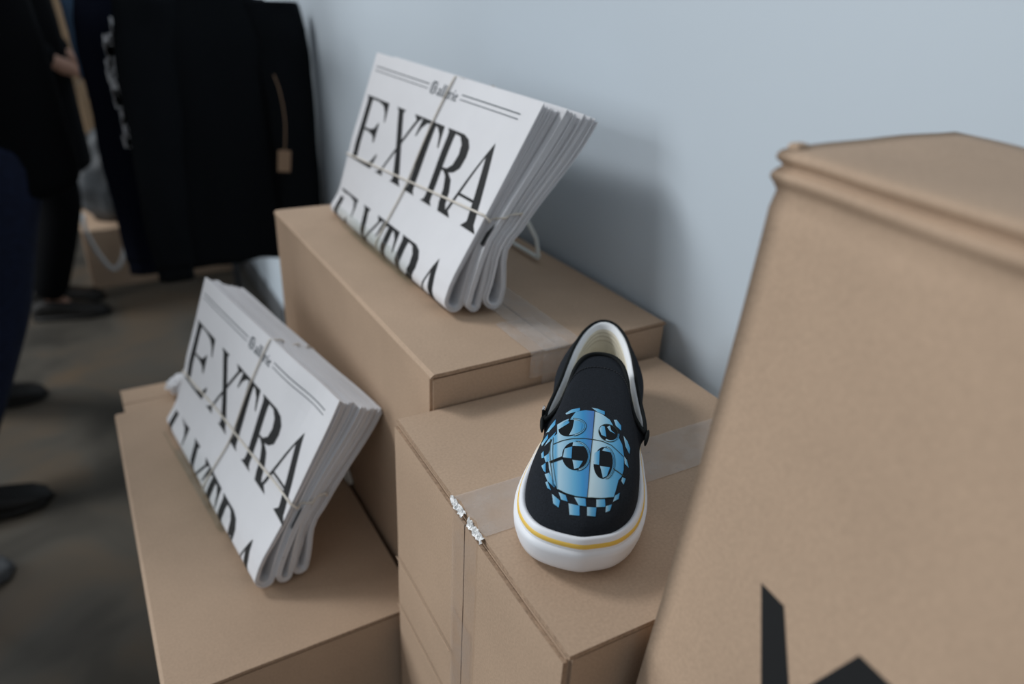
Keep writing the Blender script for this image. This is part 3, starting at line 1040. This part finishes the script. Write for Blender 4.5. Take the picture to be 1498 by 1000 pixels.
# double stitch row inside the tongue edge, made of short stitches in one part
SV, SF = [], []
for row in (.925,):
    for k in range(0, 60):
        a = vpt(.10 + .80 * k / 60, row - .0) + Vector((0, 0, .0004)); b = vpt(.10 + .80 * (k + .62) / 60, row) + Vector((0, 0, .0004))
        v, f = tube_data([a, (a + b) / 2 + Vector((0, 0, .0003)), b], .00042, 5)
        o_ = len(SV); SV += v; SF += [tuple(o_ + q for q in ff) for ff in f]
st = mesh('stitching', SV, SF, THREAD, shoe); st['kind'] = 'stuff'
# elastic gore ends: dark folded tabs below the notches, white woven tag on one side
for sy in (1, -1):
    P_ = Vector((.1285, sy * .0452, .0478))
    bm = bmesh.new(); bmesh.ops.create_uvsphere(bm, u_segments=16, v_segments=10, radius=1)
    for v in bm.verts:
        v.co = Vector((v.co.x * .0085, v.co.y * .0018, v.co.z * .0042))
        v.co = Matrix.Rotation(sy * .16, 4, 'Z') @ Matrix.Rotation(-.35, 4, 'Y') @ v.co + P_
    from_bm('gore_tab', bm, BINDING, shoe, True)
tg = bbox('side_tag', (.1375, .0448, .0470), (.1460, .0468, .0565), BINDING, shoe, .0005)
for k, poly in enumerate(([(0, 1), (.14, 1), (.26, .25), (.38, 1), (1, 1), (1, .86), (.5, .86), (.3, 0), (.22, 0)], [(.42, 0), (.55, 0), (.66, .5), (.78, 0), (.9, 0), (.72, .7), (.6, .7)])):
    t_ = poly_tris(poly)
    mesh('tag_mark', [(.1450 - x * .0068, .0470, .0483 + y * .0072) for x, y in poly], t_, WHITE_PRINT, tg, smooth=False)
    mesh('tag_mark', [(.1450 - x * .0068, .0458 + (y - .5) * .0018, .0567) for x, y in poly], t_, WHITE_PRINT, tg, smooth=False)

# ---- printed artwork on the vamp: polygons in the artwork's own grid (0..947 x 0..1000)
PK_S = (0.16206, -0.06183, -0.20502, 0.09813, 0.05743, 0.04581, -0.02576, -0.03514, -0.01932, 0.00885)
PK_Y = (0.06348, -0.12256, -0.02988, 0.01806, 0.03493, 0.00856, -0.01153, -0.0045, -0.00976, -0.00108)


def art_xy(a, b):
    u, v = a / 1000, b / 1000
    m = (1, u, v, u * u, u * v, v * v, u ** 3, u * u * v, u * v * v, v ** 3)
    return sum(x * y for x, y in zip(m, PK_S)), sum(x * y for x, y in zip(m, PK_Y))


vamp_bvh = BVHTree.FromPolygons([tuple(v) for v in vamp], grid_faces(NT, NR))


def art(name, polys, mat_, layer, span=None):
    """printed shapes dropped on the vamp; layer = print layer height step"""
    VV, FF, UV = [], [], []
    for poly in polys:
        xs = [p[0] for p in poly]
        lo, hi = span or (min(xs), max(xs))
        v, t = refine([(x, y, 0) for x, y in poly], poly_tris(poly), 26)
        b = len(VV)
        for x, y, _ in v:
            s, lt = art_xy(x, y)
            h = vamp_bvh.ray_cast(Vector((s, lt, .2)), Vector((0, 0, -1)))
            if h[0] is None: h = vamp_bvh.find_nearest(Vector((s, lt, .05)))
            nn = h[1] if h[1].z > 0 else -h[1]
            VV.append(h[0] + nn * (.00025 + .00012 * layer)); UV.append(((x - lo) / max(1, hi - lo), y / 1000))
        FF += [tuple(b + q for q in tt) for tt in t]
    o = mesh(name, VV, FF, mat_, vamp_o, smooth=True)
    uvl = o.data.uv_layers.new(name='print')
    for lp in o.data.loops: uvl.data[lp.index].uv = UV[lp.vertex_index]
    return o


PALE, MID, BLUE, DEEP = (.38, .56, .66), (.13, .38, .58), (.045, .26, .52), (.075, .17, .44)
ART_L = ramp_uv_mat('print_blue_left', [(0, PALE), (.16, (.10, .34, .55)), (.22, PALE), (.55, MID), (.75, BLUE), (1, DEEP)])
ART_R = ramp_uv_mat('print_blue_right', [(0, (.56, .68, .71)), (.35, PALE), (.65, MID), (1, BLUE)])
ART_P = ramp_uv_mat('print_blue_check', [(0, PALE), (.5, MID), (1, BLUE)])
ART_K = mat('print_black', (.007, .009, .011), .85, spec=.15)
ART_G = mat('print_outline', (.035, .045, .03), .85, spec=.15)

art('printed_panel', [[(235, 218), (290, 188), (340, 168), (380, 118), (455, 104), (523, 112), (515, 220), (505, 330), (490, 480), (478, 640), (465, 780), (380, 768), (300, 745), (235, 712),
                       (195, 640), (172, 560), (168, 500), (172, 430), (185, 370), (205, 312), (235, 290)]], ART_L, 1)
art('printed_panel', [[(523, 112), (580, 135), (640, 180), (662, 220), (692, 285), (735, 370), (748, 450), (745, 560), (732, 605), (705, 640), (690, 700), (668, 770), (580, 780), (465, 780),
                       (478, 640), (490, 480), (505, 330), (515, 220)]], ART_R, 1)
art('printed_check', [
    [(300, 132), (345, 103), (410, 88), (408, 110), (360, 124), (305, 142)], [(500, 84), (545, 92), (600, 114), (600, 140), (545, 118)],
    [(155, 240), (225, 172), (220, 216), (170, 264)], [(118, 332), (166, 280), (166, 316), (120, 367)], [(138, 376), (165, 332), (226, 274), (206, 320), (168, 352)],
    [(115, 432), (132, 415), (134, 470), (117, 472)], [(135, 462), (172, 440), (176, 500), (146, 506)], [(115, 532), (146, 512), (147, 588), (130, 572)],
    [(140, 600), (172, 590), (212, 655), (215, 702), (160, 652)], [(145, 662), (160, 655), (187, 722), (160, 706)],
    [(195, 750), (256, 800), (246, 852), (205, 822)], [(245, 735), (300, 758), (316, 806), (265, 792)], [(366, 774), (452, 785), (456, 846), (400, 836)],
    [(322, 820), (406, 840), (406, 916), (330, 906)], [(536, 790), (602, 785), (606, 840), (536, 846)], [(465, 850), (536, 850), (530, 916), (465, 916)],
    [(610, 836), (656, 820), (640, 866), (608, 880)], [(664, 800), (680, 755), (716, 730), (706, 775)], [(728, 642), (735, 614), (762, 620), (745, 666)],
    [(670, 180), (692, 180), (726, 225), (726, 262), (686, 226)], [(744, 300), (776, 340), (796, 390), (790, 432), (760, 380)], [(750, 456), (770, 480), (786, 536), (754, 510)]], ART_P, 1)


def ell(cx, cy, rx, ry, a0=0, a1=360, n=28, tilt=0):
    out = []
    for i in range(n):
        a = R(a0 + (a1 - a0) * i / (n - (0 if a1 - a0 == 360 else 1)))
        x, y = rx * math.cos(a), ry * math.sin(a)
        out.append((cx + x * math.cos(tilt) - y * math.sin(tilt), cy + x * math.sin(tilt) + y * math.cos(tilt)))
    return out


def ring(cx, cy, rx, ry, w, a0, a1, n=22, tilt=0):
    return ell(cx, cy, rx, ry, a0, a1, n, tilt) + ell(cx, cy, rx - w, ry - w, a0, a1, n, tilt)[::-1]


def line(pts, w):
    out = []; back = []
    for i, p in enumerate(pts):
        a = pts[max(i - 1, 0)]; b = pts[min(i + 1, len(pts) - 1)]
        dx, dy = b[0] - a[0], b[1] - a[1]; L = math.hypot(dx, dy)
        out.append((p[0] - dy / L * w / 2, p[1] + dx / L * w / 2)); back.append((p[0] + dy / L * w / 2, p[1] - dx / L * w / 2))
    return out + back[::-1]


# the four openings of the printed mask: dark holes with checks inside
art('printed_hole', [ell(335, 245, 92, 60, tilt=-.35), ell(628, 282, 78, 62, tilt=.55), ell(372, 458, 100, 108), ell(588, 510, 74, 122, tilt=.06)], ART_K, 2)
art('printed_check', [[(365, 188), (405, 190), (426, 215), (420, 258), (382, 292), (326, 300), (352, 250)], [(240, 230), (330, 182), (326, 208), (240, 262)],
                      [(556, 246), (576, 226), (600, 232), (612, 312), (575, 296)], [(618, 236), (640, 226), (650, 262), (682, 290), (640, 268)],
                      [(278, 470), (292, 405), (350, 386), (344, 476)], [(352, 488), (432, 496), (402, 545), (366, 558)], [(358, 352), (410, 352), (440, 382), (352, 380)],
                      [(520, 436), (562, 412), (556, 526), (514, 520)], [(564, 534), (640, 546), (616, 610), (586, 626)], [(596, 396), (626, 402), (648, 432), (580, 416)]], ART_P, 3)
art('printed_rim', [ring(350, 240, 108, 66, 17, -75, 85, tilt=-.2), ring(385, 458, 102, 112, 14, -85, 80), ring(606, 510, 72, 122, 13, -80, 80), ring(640, 285, 74, 62, 12, -30, 95, tilt=.5)], ART_P, 3)
art('printed_outline', [ring(350, 240, 111, 69, 4, -80, 90, tilt=-.2), ring(350, 240, 99, 57, 3, -75, 85, tilt=-.2), ring(385, 458, 105, 115, 4, -95, 90), ring(385, 458, 94, 104, 3, -85, 80),
                        ring(606, 510, 75, 125, 4, -90, 90), ring(606, 510, 65, 115, 3, -80, 80), ring(628, 282, 81, 65, 4, 0, 359, 40, tilt=.55),
                        line([(523, 112), (515, 220), (505, 330), (490, 480), (478, 640), (465, 780)], 5), line([(205, 372), (280, 342), (350, 326), (440, 322), (505, 330)], 5),
                        line([(505, 330), (580, 345), (650, 376), (745, 462)], 5), line([(665, 556), (745, 606)], 7), line([(240, 715), (300, 745), (380, 768), (465, 780), (580, 780), (668, 770)], 4),
                        line([(186, 330), (178, 430), (184, 520), (205, 690)], 5), line([(206, 318), (200, 430), (205, 540), (232, 706)], 4)], ART_G, 4)
art('printed_band', [[(172, 506), (275, 462), (280, 484), (182, 520)]], ART_K, 4)
art('printed_band', [[(318, 196), (344, 136), (350, 136), (330, 196)]], ART_K, 4)

# ------------------------------------------------------------------ clothes rail and garments


def loft(name, rings, mat_, parent, cap=True):
    n = len(rings[0]); V = [p for r in rings for p in r]; F = grid_faces(n, len(rings), True)
    if cap: F += [tuple(reversed(range(n))), tuple(range(len(V) - n, len(V)))]
    return mesh(name, V, F, mat_, parent)


def shirt(label, cx, y, half, z_hem, z_sh, mat_, seed, sleeve_l, sleeve_r, group='shirts on the rail', yaw=0.0, name='hanging_shirt', depth=.032):
    e = empty(name, (cx, y, z_hem), yaw)
    H = z_sh - z_hem
    rings_ = []
    for j in range(30):
        f = j / 29
        if f < .86: a = half * (1.0 + .05 * (1 - f) ** 2)
        else: a = half * (1 - ((f - .86) / .14) ** 1.3 * .68)
        b = depth * (1 - .55 * max(0, (f - .8) / .2))
        z = H * (f if f < .86 else .86 + (f - .86) * .9)
        rg = []
        for k in range(56):
            t = 2 * PI * k / 56
            x = a * math.copysign(abs(math.cos(t)) ** .6, math.cos(t)); yy = b * math.copysign(abs(math.sin(t)) ** .8, math.sin(t))
            fold = noise.noise(Vector((x * 13 + seed, f * 1.5, seed + (7 if yy > 0 else 0)))) * .028 * (1 - f) ** .7
            fold += math.sin(x * 48 + seed * 2 + f * 2) * .006 * (1 - f)
            rg.append(Vector((x, yy + fold, z + (.010 * noise.noise(Vector((x * 5, seed, 0))) if j == 0 else 0))))
        rings_.append(rg)
    loft('body', rings_, mat_, e)
    for sx, (dx, drop, fwd) in ((-1, sleeve_l), (1, sleeve_r)):
        pts = spline([(sx * half * .84, 0, H * .93), (sx * half * 1.0, -.012, H * .80), (sx * (half + dx * .5), -fwd * .6, H * .55), (sx * (half + dx), -fwd, H * .25), (sx * (half + dx), -fwd, drop)], 22)
        rr = []
        for i, p in enumerate(pts):
            f = i / 21; w = .078 - .030 * f; th = .030 - .008 * f
            rg = []
            for k in range(24):
                t = 2 * PI * k / 24
                cr_ = noise.noise(Vector((t * 1.2, f * 7, seed + sx))) * .009
                rg.append(p + Vector(((w + cr_) * math.cos(t), (th + cr_) * math.sin(t), 0)))
            rr.append(rg)
        loft('sleeve', rr, mat_, e)
        cuff = [[p + Vector((0, 0, -.035 * q)) - (p - pts[-1]) * .06 for p in rr[-1]] for q in (0, .25, 1)]
        loft('cuff', cuff, mat_, e)
    hk = [(0, 0, H * .93), (0, 0, H + .04), (0, .0, H + .075), (0, .018, H + .098), (0, .030, H + .085)]
    tube('hanger_hook', spline(hk, 16), .0022, METAL, e, 6)
    tube('hanger', spline([(-half * .8, 0, H * .88), (-.05, 0, H * .97), (0, 0, H), (.05, 0, H * .97), (half * .8, 0, H * .88)], 20), .006, BLACK_LEATHER, e, 6)
    tag(e, label, 'shirt', group)
    return e


RY = [2.06, 2.20, 2.30, 2.39]
s1 = shirt('black long-sleeved shirt at the front of the rail with a tan swing tag', .335, RY[0], .160, .555, 1.275, BLACK_CLOTH, 3, (.022, .018, .055), (.006, .05, .06))
s2 = shirt('navy long-sleeved shirt with white print down its sleeve, second on the rail', .272, RY[1], .172, .56, 1.275, NAVY_CLOTH, 8, (.004, -.02, .02), (.010, .05, .02))
s3 = shirt('pale blue shirt with sleeves showing past the dark shirts on the rail', .254, RY[2], .170, .96, 1.275, BLUE_CLOTH, 13, (.001, .04, .0), (.0, .05, .0), depth=.024)
s4 = shirt('plain navy shirt furthest back on the rail', .285, RY[3], .172, .60, 1.275, NAVY_CLOTH, 17, (.004, .02, .0), (.008, .05, .0))
# white print along the sleeve of the second shirt
rn = random.Random(8)
PV, PF = [], []
for k in range(60):
    zz = .30 + .27 * rn.random(); xx = -.168 + rn.uniform(-.022, .020) + (.56 - zz) * .02
    h, w = rn.uniform(.015, .055), rn.uniform(.005, .013)
    b = len(PV)
    PV += [(xx, -.060, zz), (xx + w, -.060, zz), (xx + w * .8, -.060, zz + h), (xx - w * .2, -.060, zz + h)]; PF.append((b, b + 1, b + 2, b + 3))
pr = mesh('sleeve_print', PV, PF, WHITE_PRINT, s2, smooth=False)
# swing tag
tgs = empty('swing_tag', (.452, 1.950, .846))
c = bbox('card', (-.0165, -.0012, -.028), (.0165, .0012, .028), TAN, tgs, .0008)
c.rotation_euler = (0, .12, 0)
tube('cord', spline([(0.003, -.001, .026), (.008, 0, .06), (.012, .004, .11), (.010, .02, .17), (.004, .045, .21)], 18), .0014, TAN, tgs, 6)
tag(tgs, 'small tan card swing tag on a cord hanging from the black shirt', 'tag')
# rail
rl = empty('clothes_rail', (.30, 2.22, 0))
tube('rail', [(0, -.42, 1.388), (0, .75, 1.388)], .012, METAL, rl, 12)
tube('rail_end', [(0, .75, 1.388), (.06, .76, 1.388), (.14, .765, 1.36), (.155, .77, 1.30)], .012, METAL, rl, 10)
tube('upright', [(.155, .77, .02), (.155, .77, 1.31)], .014, METAL, rl, 10)
tube('foot', [(.155, .77, .012), (.155, .77, .0)], [.05, .055], METAL, rl, 16)
tag(rl, 'grey steel clothes rail standing by the wall', 'clothes rail')

# ------------------------------------------------------------------ floor carton and bag behind the rail
boxF, HF = carton('wide brown cardboard box on the concrete floor behind the rail', (-.075, 3.44), R(1.2), .60, .34, .262, 'x', 51)
bm = bmesh.new(); bmesh.ops.create_icosphere(bm, subdivisions=4, radius=.5)
for v in bm.verts:
    k = 1 + .22 * noise.noise(v.co * 3 + Vector((5, 2, 0))) + .10 * noise.noise(v.co * 8)
    zz = v.co.z * k
    tp = 1 - .35 * max(0, zz + .1)
    v.co = Vector((v.co.x * .34 * k * tp, v.co.y * .26 * k * tp, max(zz, -.42) * .46))
zmin = min(v.co.z for v in bm.verts)
for v in bm.verts: v.co.z -= zmin
bag = empty('plastic_bag', (.10, 3.60, .264))
from_bm('sack', bm, GREYBAG, bag, True)
tube('handle_strap', spline([(-.155, -.165, .075), (-.155, -.215, .01), (-.125, -.235, -.09), (-.085, -.24, -.155), (-.045, -.235, -.12), (-.01, -.21, -.02), (.0, -.165, .05)], 40), .0085, WHITESTRAP, bag, 8)
tag(bag, 'grey crumpled plastic bag with a white strap loop on the floor box', 'bag')

# board leaning in the dark beyond
bd = bbox('wooden_board', (-.035, -.012, 0), (.035, .012, 1.15), WOOD, None, .003)
bd.location = (.095, 3.95, 0); bd.rotation_euler = (R(-3), R(-3), R(10))
tag(bd, 'raw wooden board standing upright behind the plastic bag', 'board')

# ------------------------------------------------------------------ people


def skin_obj(name, verts, edges, radii, mat_, parent, root=0, sub=2):
    verts = [Vector(v) for v in verts]; radii = list(radii); ne = []
    tup = lambda r: r if isinstance(r, tuple) else (r, r)
    for a, b in edges:
        L = (verts[a] - verts[b]).length; n = max(1, int(L / .075)); prev = a
        for k in range(1, n):
            f = k / n; verts.append(verts[a].lerp(verts[b], f))
            ra, rb = tup(radii[a]), tup(radii[b]); radii.append((ra[0] + (rb[0] - ra[0]) * f, ra[1] + (rb[1] - ra[1]) * f))
            ne.append((prev, len(verts) - 1)); prev = len(verts) - 1
        ne.append((prev, b))
    edges = ne
    me = bpy.data.meshes.new(name); me.from_pydata([tuple(v) for v in verts], edges, []); me.update()
    me.materials.append(mat_)
    o = bpy.data.objects.new(name, me); COL.objects.link(o); o.parent = parent
    sk = o.modifiers.new('skin', 'SKIN'); sk.use_smooth_shade = True
    for i, r in enumerate(radii):
        sv = me.skin_vertices[0].data[i]
        sv.radius = (r, r) if not isinstance(r, tuple) else r
        sv.use_root = (i == root)
    ss = o.modifiers.new('sub', 'SUBSURF'); ss.levels = sub; ss.render_levels = sub
    return o


class Sk:
    def __init__(self): self.v = []; self.e = []; self.r = []
    def add(self, p, r, prev=None):
        self.v.append(Vector(p)); self.r.append(r); i = len(self.v) - 1
        if prev is not None: self.e.append((prev, i))
        return i
    def chain(self, pts, prev):
        for p, r in pts: prev = self.add(p, r, prev)
        return prev


def person(label, loc, yaw, feet, knees, hips_z, lean, hands, elbows, top_mat, leg_mat, hem_z, shoe_mat=None):
    """local frame: +X is the way the person faces, +Y their left"""
    e = empty('person', (loc[0], loc[1], 0), yaw)
    sh = hips_z + .50
    lx = lambda z: lean * (z - hips_z)
    hip = [(-.0, s * .085, hips_z - .03) for s in (1, -1)]
    shd = [(lx(sh), s * .175, sh) for s in (1, -1)]
    B = Sk()
    pel = B.add((0, 0, hips_z), .115)
    ch = B.chain([((lx(hips_z + .2), 0, hips_z + .20), .105), ((lx(hips_z + .40), 0, hips_z + .40), .12), ((lx(sh + .05), 0, sh + .05), .065), ((lx(sh + .12) + .01, 0, sh + .12), .052)], pel)
    head = B.chain([((lx(sh + .2) + .03, 0, sh + .19), .072), ((lx(sh + .25) + .03, 0, sh + .265), .088), ((lx(sh + .3) + .02, 0, sh + .33), .062)], ch)
    B.chain([((lx(sh + .24) + .128, 0, sh + .225), .014)], head - 1)
    for k, s in enumerate((1, -1)):
        a = B.chain([(shd[k], .058), (elbows[k], .043), (hands[k], .028)], 2)
        d = (Vector(hands[k]) - Vector(elbows[k])).normalized()
        side = d.cross(Vector((0, 0, 1)));
        if side.length < .2: side = Vector((1, 0, 0))
        side.normalize()
        palm = B.chain([(Vector(hands[k]) + d * .055, .030)], a)
        for q, (off, ln) in enumerate(((-.027, .062), (-.009, .074), (.009, .070), (.026, .056))):
            p0 = Vector(hands[k]) + d * .085 + side * off
            cur = side.cross(d) * -.02
            B.chain([(p0, .0095), (p0 + d * ln * .55 + cur * .4, .0085), (p0 + d * ln + cur * 1.6, .007)], palm)
        B.chain([(Vector(hands[k]) + d * .045 + side * -.038, .010), (Vector(hands[k]) + d * .085 + side * -.055, .008)], a)
    for k, s in enumerate((1, -1)):
        f = Vector(feet[k])
        B.chain([(hip[k], .078), (knees[k], .052), ((f.x - .02, f.y, .10), .030), ((f.x + .06, f.y, .035), .020), ((f.x + .13, f.y, .024), .014)], pel)
    skin_obj('body', B.v, B.e, B.r, SKIN, e)
    # jacket
    J = Sk()
    p0 = J.add((0, 0, hem_z - .06), .185)
    p1 = J.add((lx(hips_z + .22), 0, hips_z + .20), .160, p0)
    p2 = J.add((lx(hips_z + .40), 0, hips_z + .40), .150, p1)
    p3 = J.add((lx(sh + .06), 0, sh + .055), .082, p2)
    for k in (0, 1):
        J.chain([(shd[k], .085), (elbows[k], .068), (Vector(elbows[k]).lerp(Vector(hands[k]), 1.06), .050)], p2)
    skin_obj('jacket', J.v, J.e, J.r, top_mat, e)
    T = Sk()
    t0 = T.add((0, 0, hips_z), .115)
    T.add((lx(hips_z + .14), 0, hips_z + .12), .095, t0)
    for k in (0, 1):
        f = Vector(feet[k]); kn = Vector(knees[k]); h = Vector(hip[k]); an = Vector((f.x - .02, f.y, .075))
        T.chain([(h + Vector((0, 0, -.06)), .105), (h.lerp(kn, .55), .092), (kn, .078), (kn.lerp(an, .5), .076), (an, .066)], t0)
    skin_obj('trousers', T.v, T.e, T.r, leg_mat, e)
    for k in (0, 1):
        f = Vector(feet[k]); rings_ = []
        for (x, w, h, b) in ((-.085, .018, .035, .004), (-.078, .032, .060, .0), (-.05, .037, .082, 0), (0, .040, .085, 0), (.05, .045, .066, 0), (.10, .050, .052, 0), (.15, .046, .042, .002), (.18, .030, .030, .006), (.188, .012, .020, .010)):
            rg = []
            for q in range(18):
                t = 2 * PI * q / 18
                rg.append(Vector((f.x + x, f.y + w * math.copysign(abs(math.cos(t)) ** .7, math.cos(t)), b + (h - b) * (.5 + .5 * math.copysign(abs(math.sin(t)) ** .7, math.sin(t))))))
            rings_.append(rg)
        so = loft('shoe', rings_, shoe_mat or BLACK_LEATHER, e)
        sol = [[Vector((f.x + .05 + (p.x - f.x - .05) * 1.03, f.y + (p.y - f.y) * 1.07, zz)) for p in [Vector((f.x + x, f.y + w, 0)) for x, w in ((-.085, 0), (-.07, .034), (-.02, .040), (.06, .047), (.12, .050), (.17, .036), (.19, 0), (.17, -.036), (.12, -.050), (.06, -.047), (-.02, -.040), (-.07, -.034))]] for zz in (.0005, .018)]
        loft('shoe_sole', sol, shoe_mat or BLACK_LEATHER, so)
    # head details
    hx, hz = lx(sh + .25) + .03, sh + .265
    bm = bmesh.new(); bmesh.ops.create_icosphere(bm, subdivisions=3, radius=1)
    for v in bm.verts:
        v.co = Vector((v.co.x * .108 - .018, v.co.y * .098, max(v.co.z, -.55 if v.co.x < 0 else .15) * .118 + .028))
        v.co += Vector((hx, 0, hz))
    from_bm('hair', bm, HAIR, e, True)
    for s in (1, -1):
        for nm, c_, r_, m_ in (('eye', (hx + .088, s * .032, hz + .002), (.012, .015, .010), LINING), ('pupil', (hx + .098, s * .032, hz + .002), (.004, .007, .007), HAIR), ('ear', (hx - .005, s * .092, hz - .01), (.020, .010, .032), SKIN)):
            bm = bmesh.new(); bmesh.ops.create_uvsphere(bm, u_segments=12, v_segments=8, radius=1)
            for v in bm.verts: v.co = Vector((v.co.x * r_[0] + c_[0], v.co.y * r_[1] + c_[1], v.co.z * r_[2] + c_[2]))
            from_bm(nm, bm, m_, e, True)
    bm = bmesh.new(); bmesh.ops.create_uvsphere(bm, u_segments=12, v_segments=8, radius=1)
    for v in bm.verts: v.co = Vector((v.co.x * .010 + hx + .100, v.co.y * .026, v.co.z * .008 + hz - .068))
    from_bm('mouth', bm, mat('lips', (.30, .12, .10), .5), e, True)
    tag(e, label, 'person')
    return e


# walker in dark jeans, feet planted apart
person('person in a black jacket and dark blue jeans standing with feet apart', (-.185, 2.20), 0,
       [(-.26, .33, 0), (-.25, -.27, 0)], [(-.09, .20, .50), (-.075, -.115, .50)], .93, .02,
       [(-.12, .27, .90), (-.13, -.25, .90)], [(-.16, .27, 1.12), (-.17, -.25, 1.12)], BLACK_COAT, JEANS, .80)
p2 = person('person all in black holding a folded sheet of cardboard', (-.145, 3.20), R(-8),
            [(-.10, .14, 0), (-.065, -.03, 0)], [(.02, .12, .50), (.045, -.05, .48)], .92, .03,
            [(.12, .20, .97), (.13, -.17, .985)], [(-.04, .26, 1.12), (-.06, -.25, 1.10)], BLACK_COAT, BLACK_COAT, .62)
# sheet in that person's hands
V = []; 
for j in range(2):
    for (x, y, z) in ((.0, 0, 0), (.125, .02, .215), (.150, .24, .20), (.022, .24, -.01)):
        V.append((x, y, z - .004 * j))
cb = mesh('cardboard_sheet', V, [(0, 1, 2, 3), (7, 6, 5, 4), (0, 4, 5, 1), (1, 5, 6, 2), (2, 6, 7, 3), (3, 7, 4, 0)], mat('grey_brown_board', (.36, .28, .20), .85), None, smooth=False)
cb.location = (.018, 3.015, .905)
tag(cb, 'folded tan cardboard sheet held up by the person in black', 'cardboard')
person('person in dark clothes and grey sneakers beside the low box', (-.50, 1.60), R(14),
       [(-.04, .10, 0), (-.005, .035, 0)], [(-.02, .11, .50), (-.02, -.02, .50)], .93, 0,
       [(-.08, .30, .80), (-.08, -.28, .80)], [(-.10, .28, 1.10), (-.10, -.26, 1.10)], BLACK_COAT, BLACK_COAT, .82, mat('grey_sneaker', (.09, .095, .10), .6, noise_amt=.5, noise_scale=30))
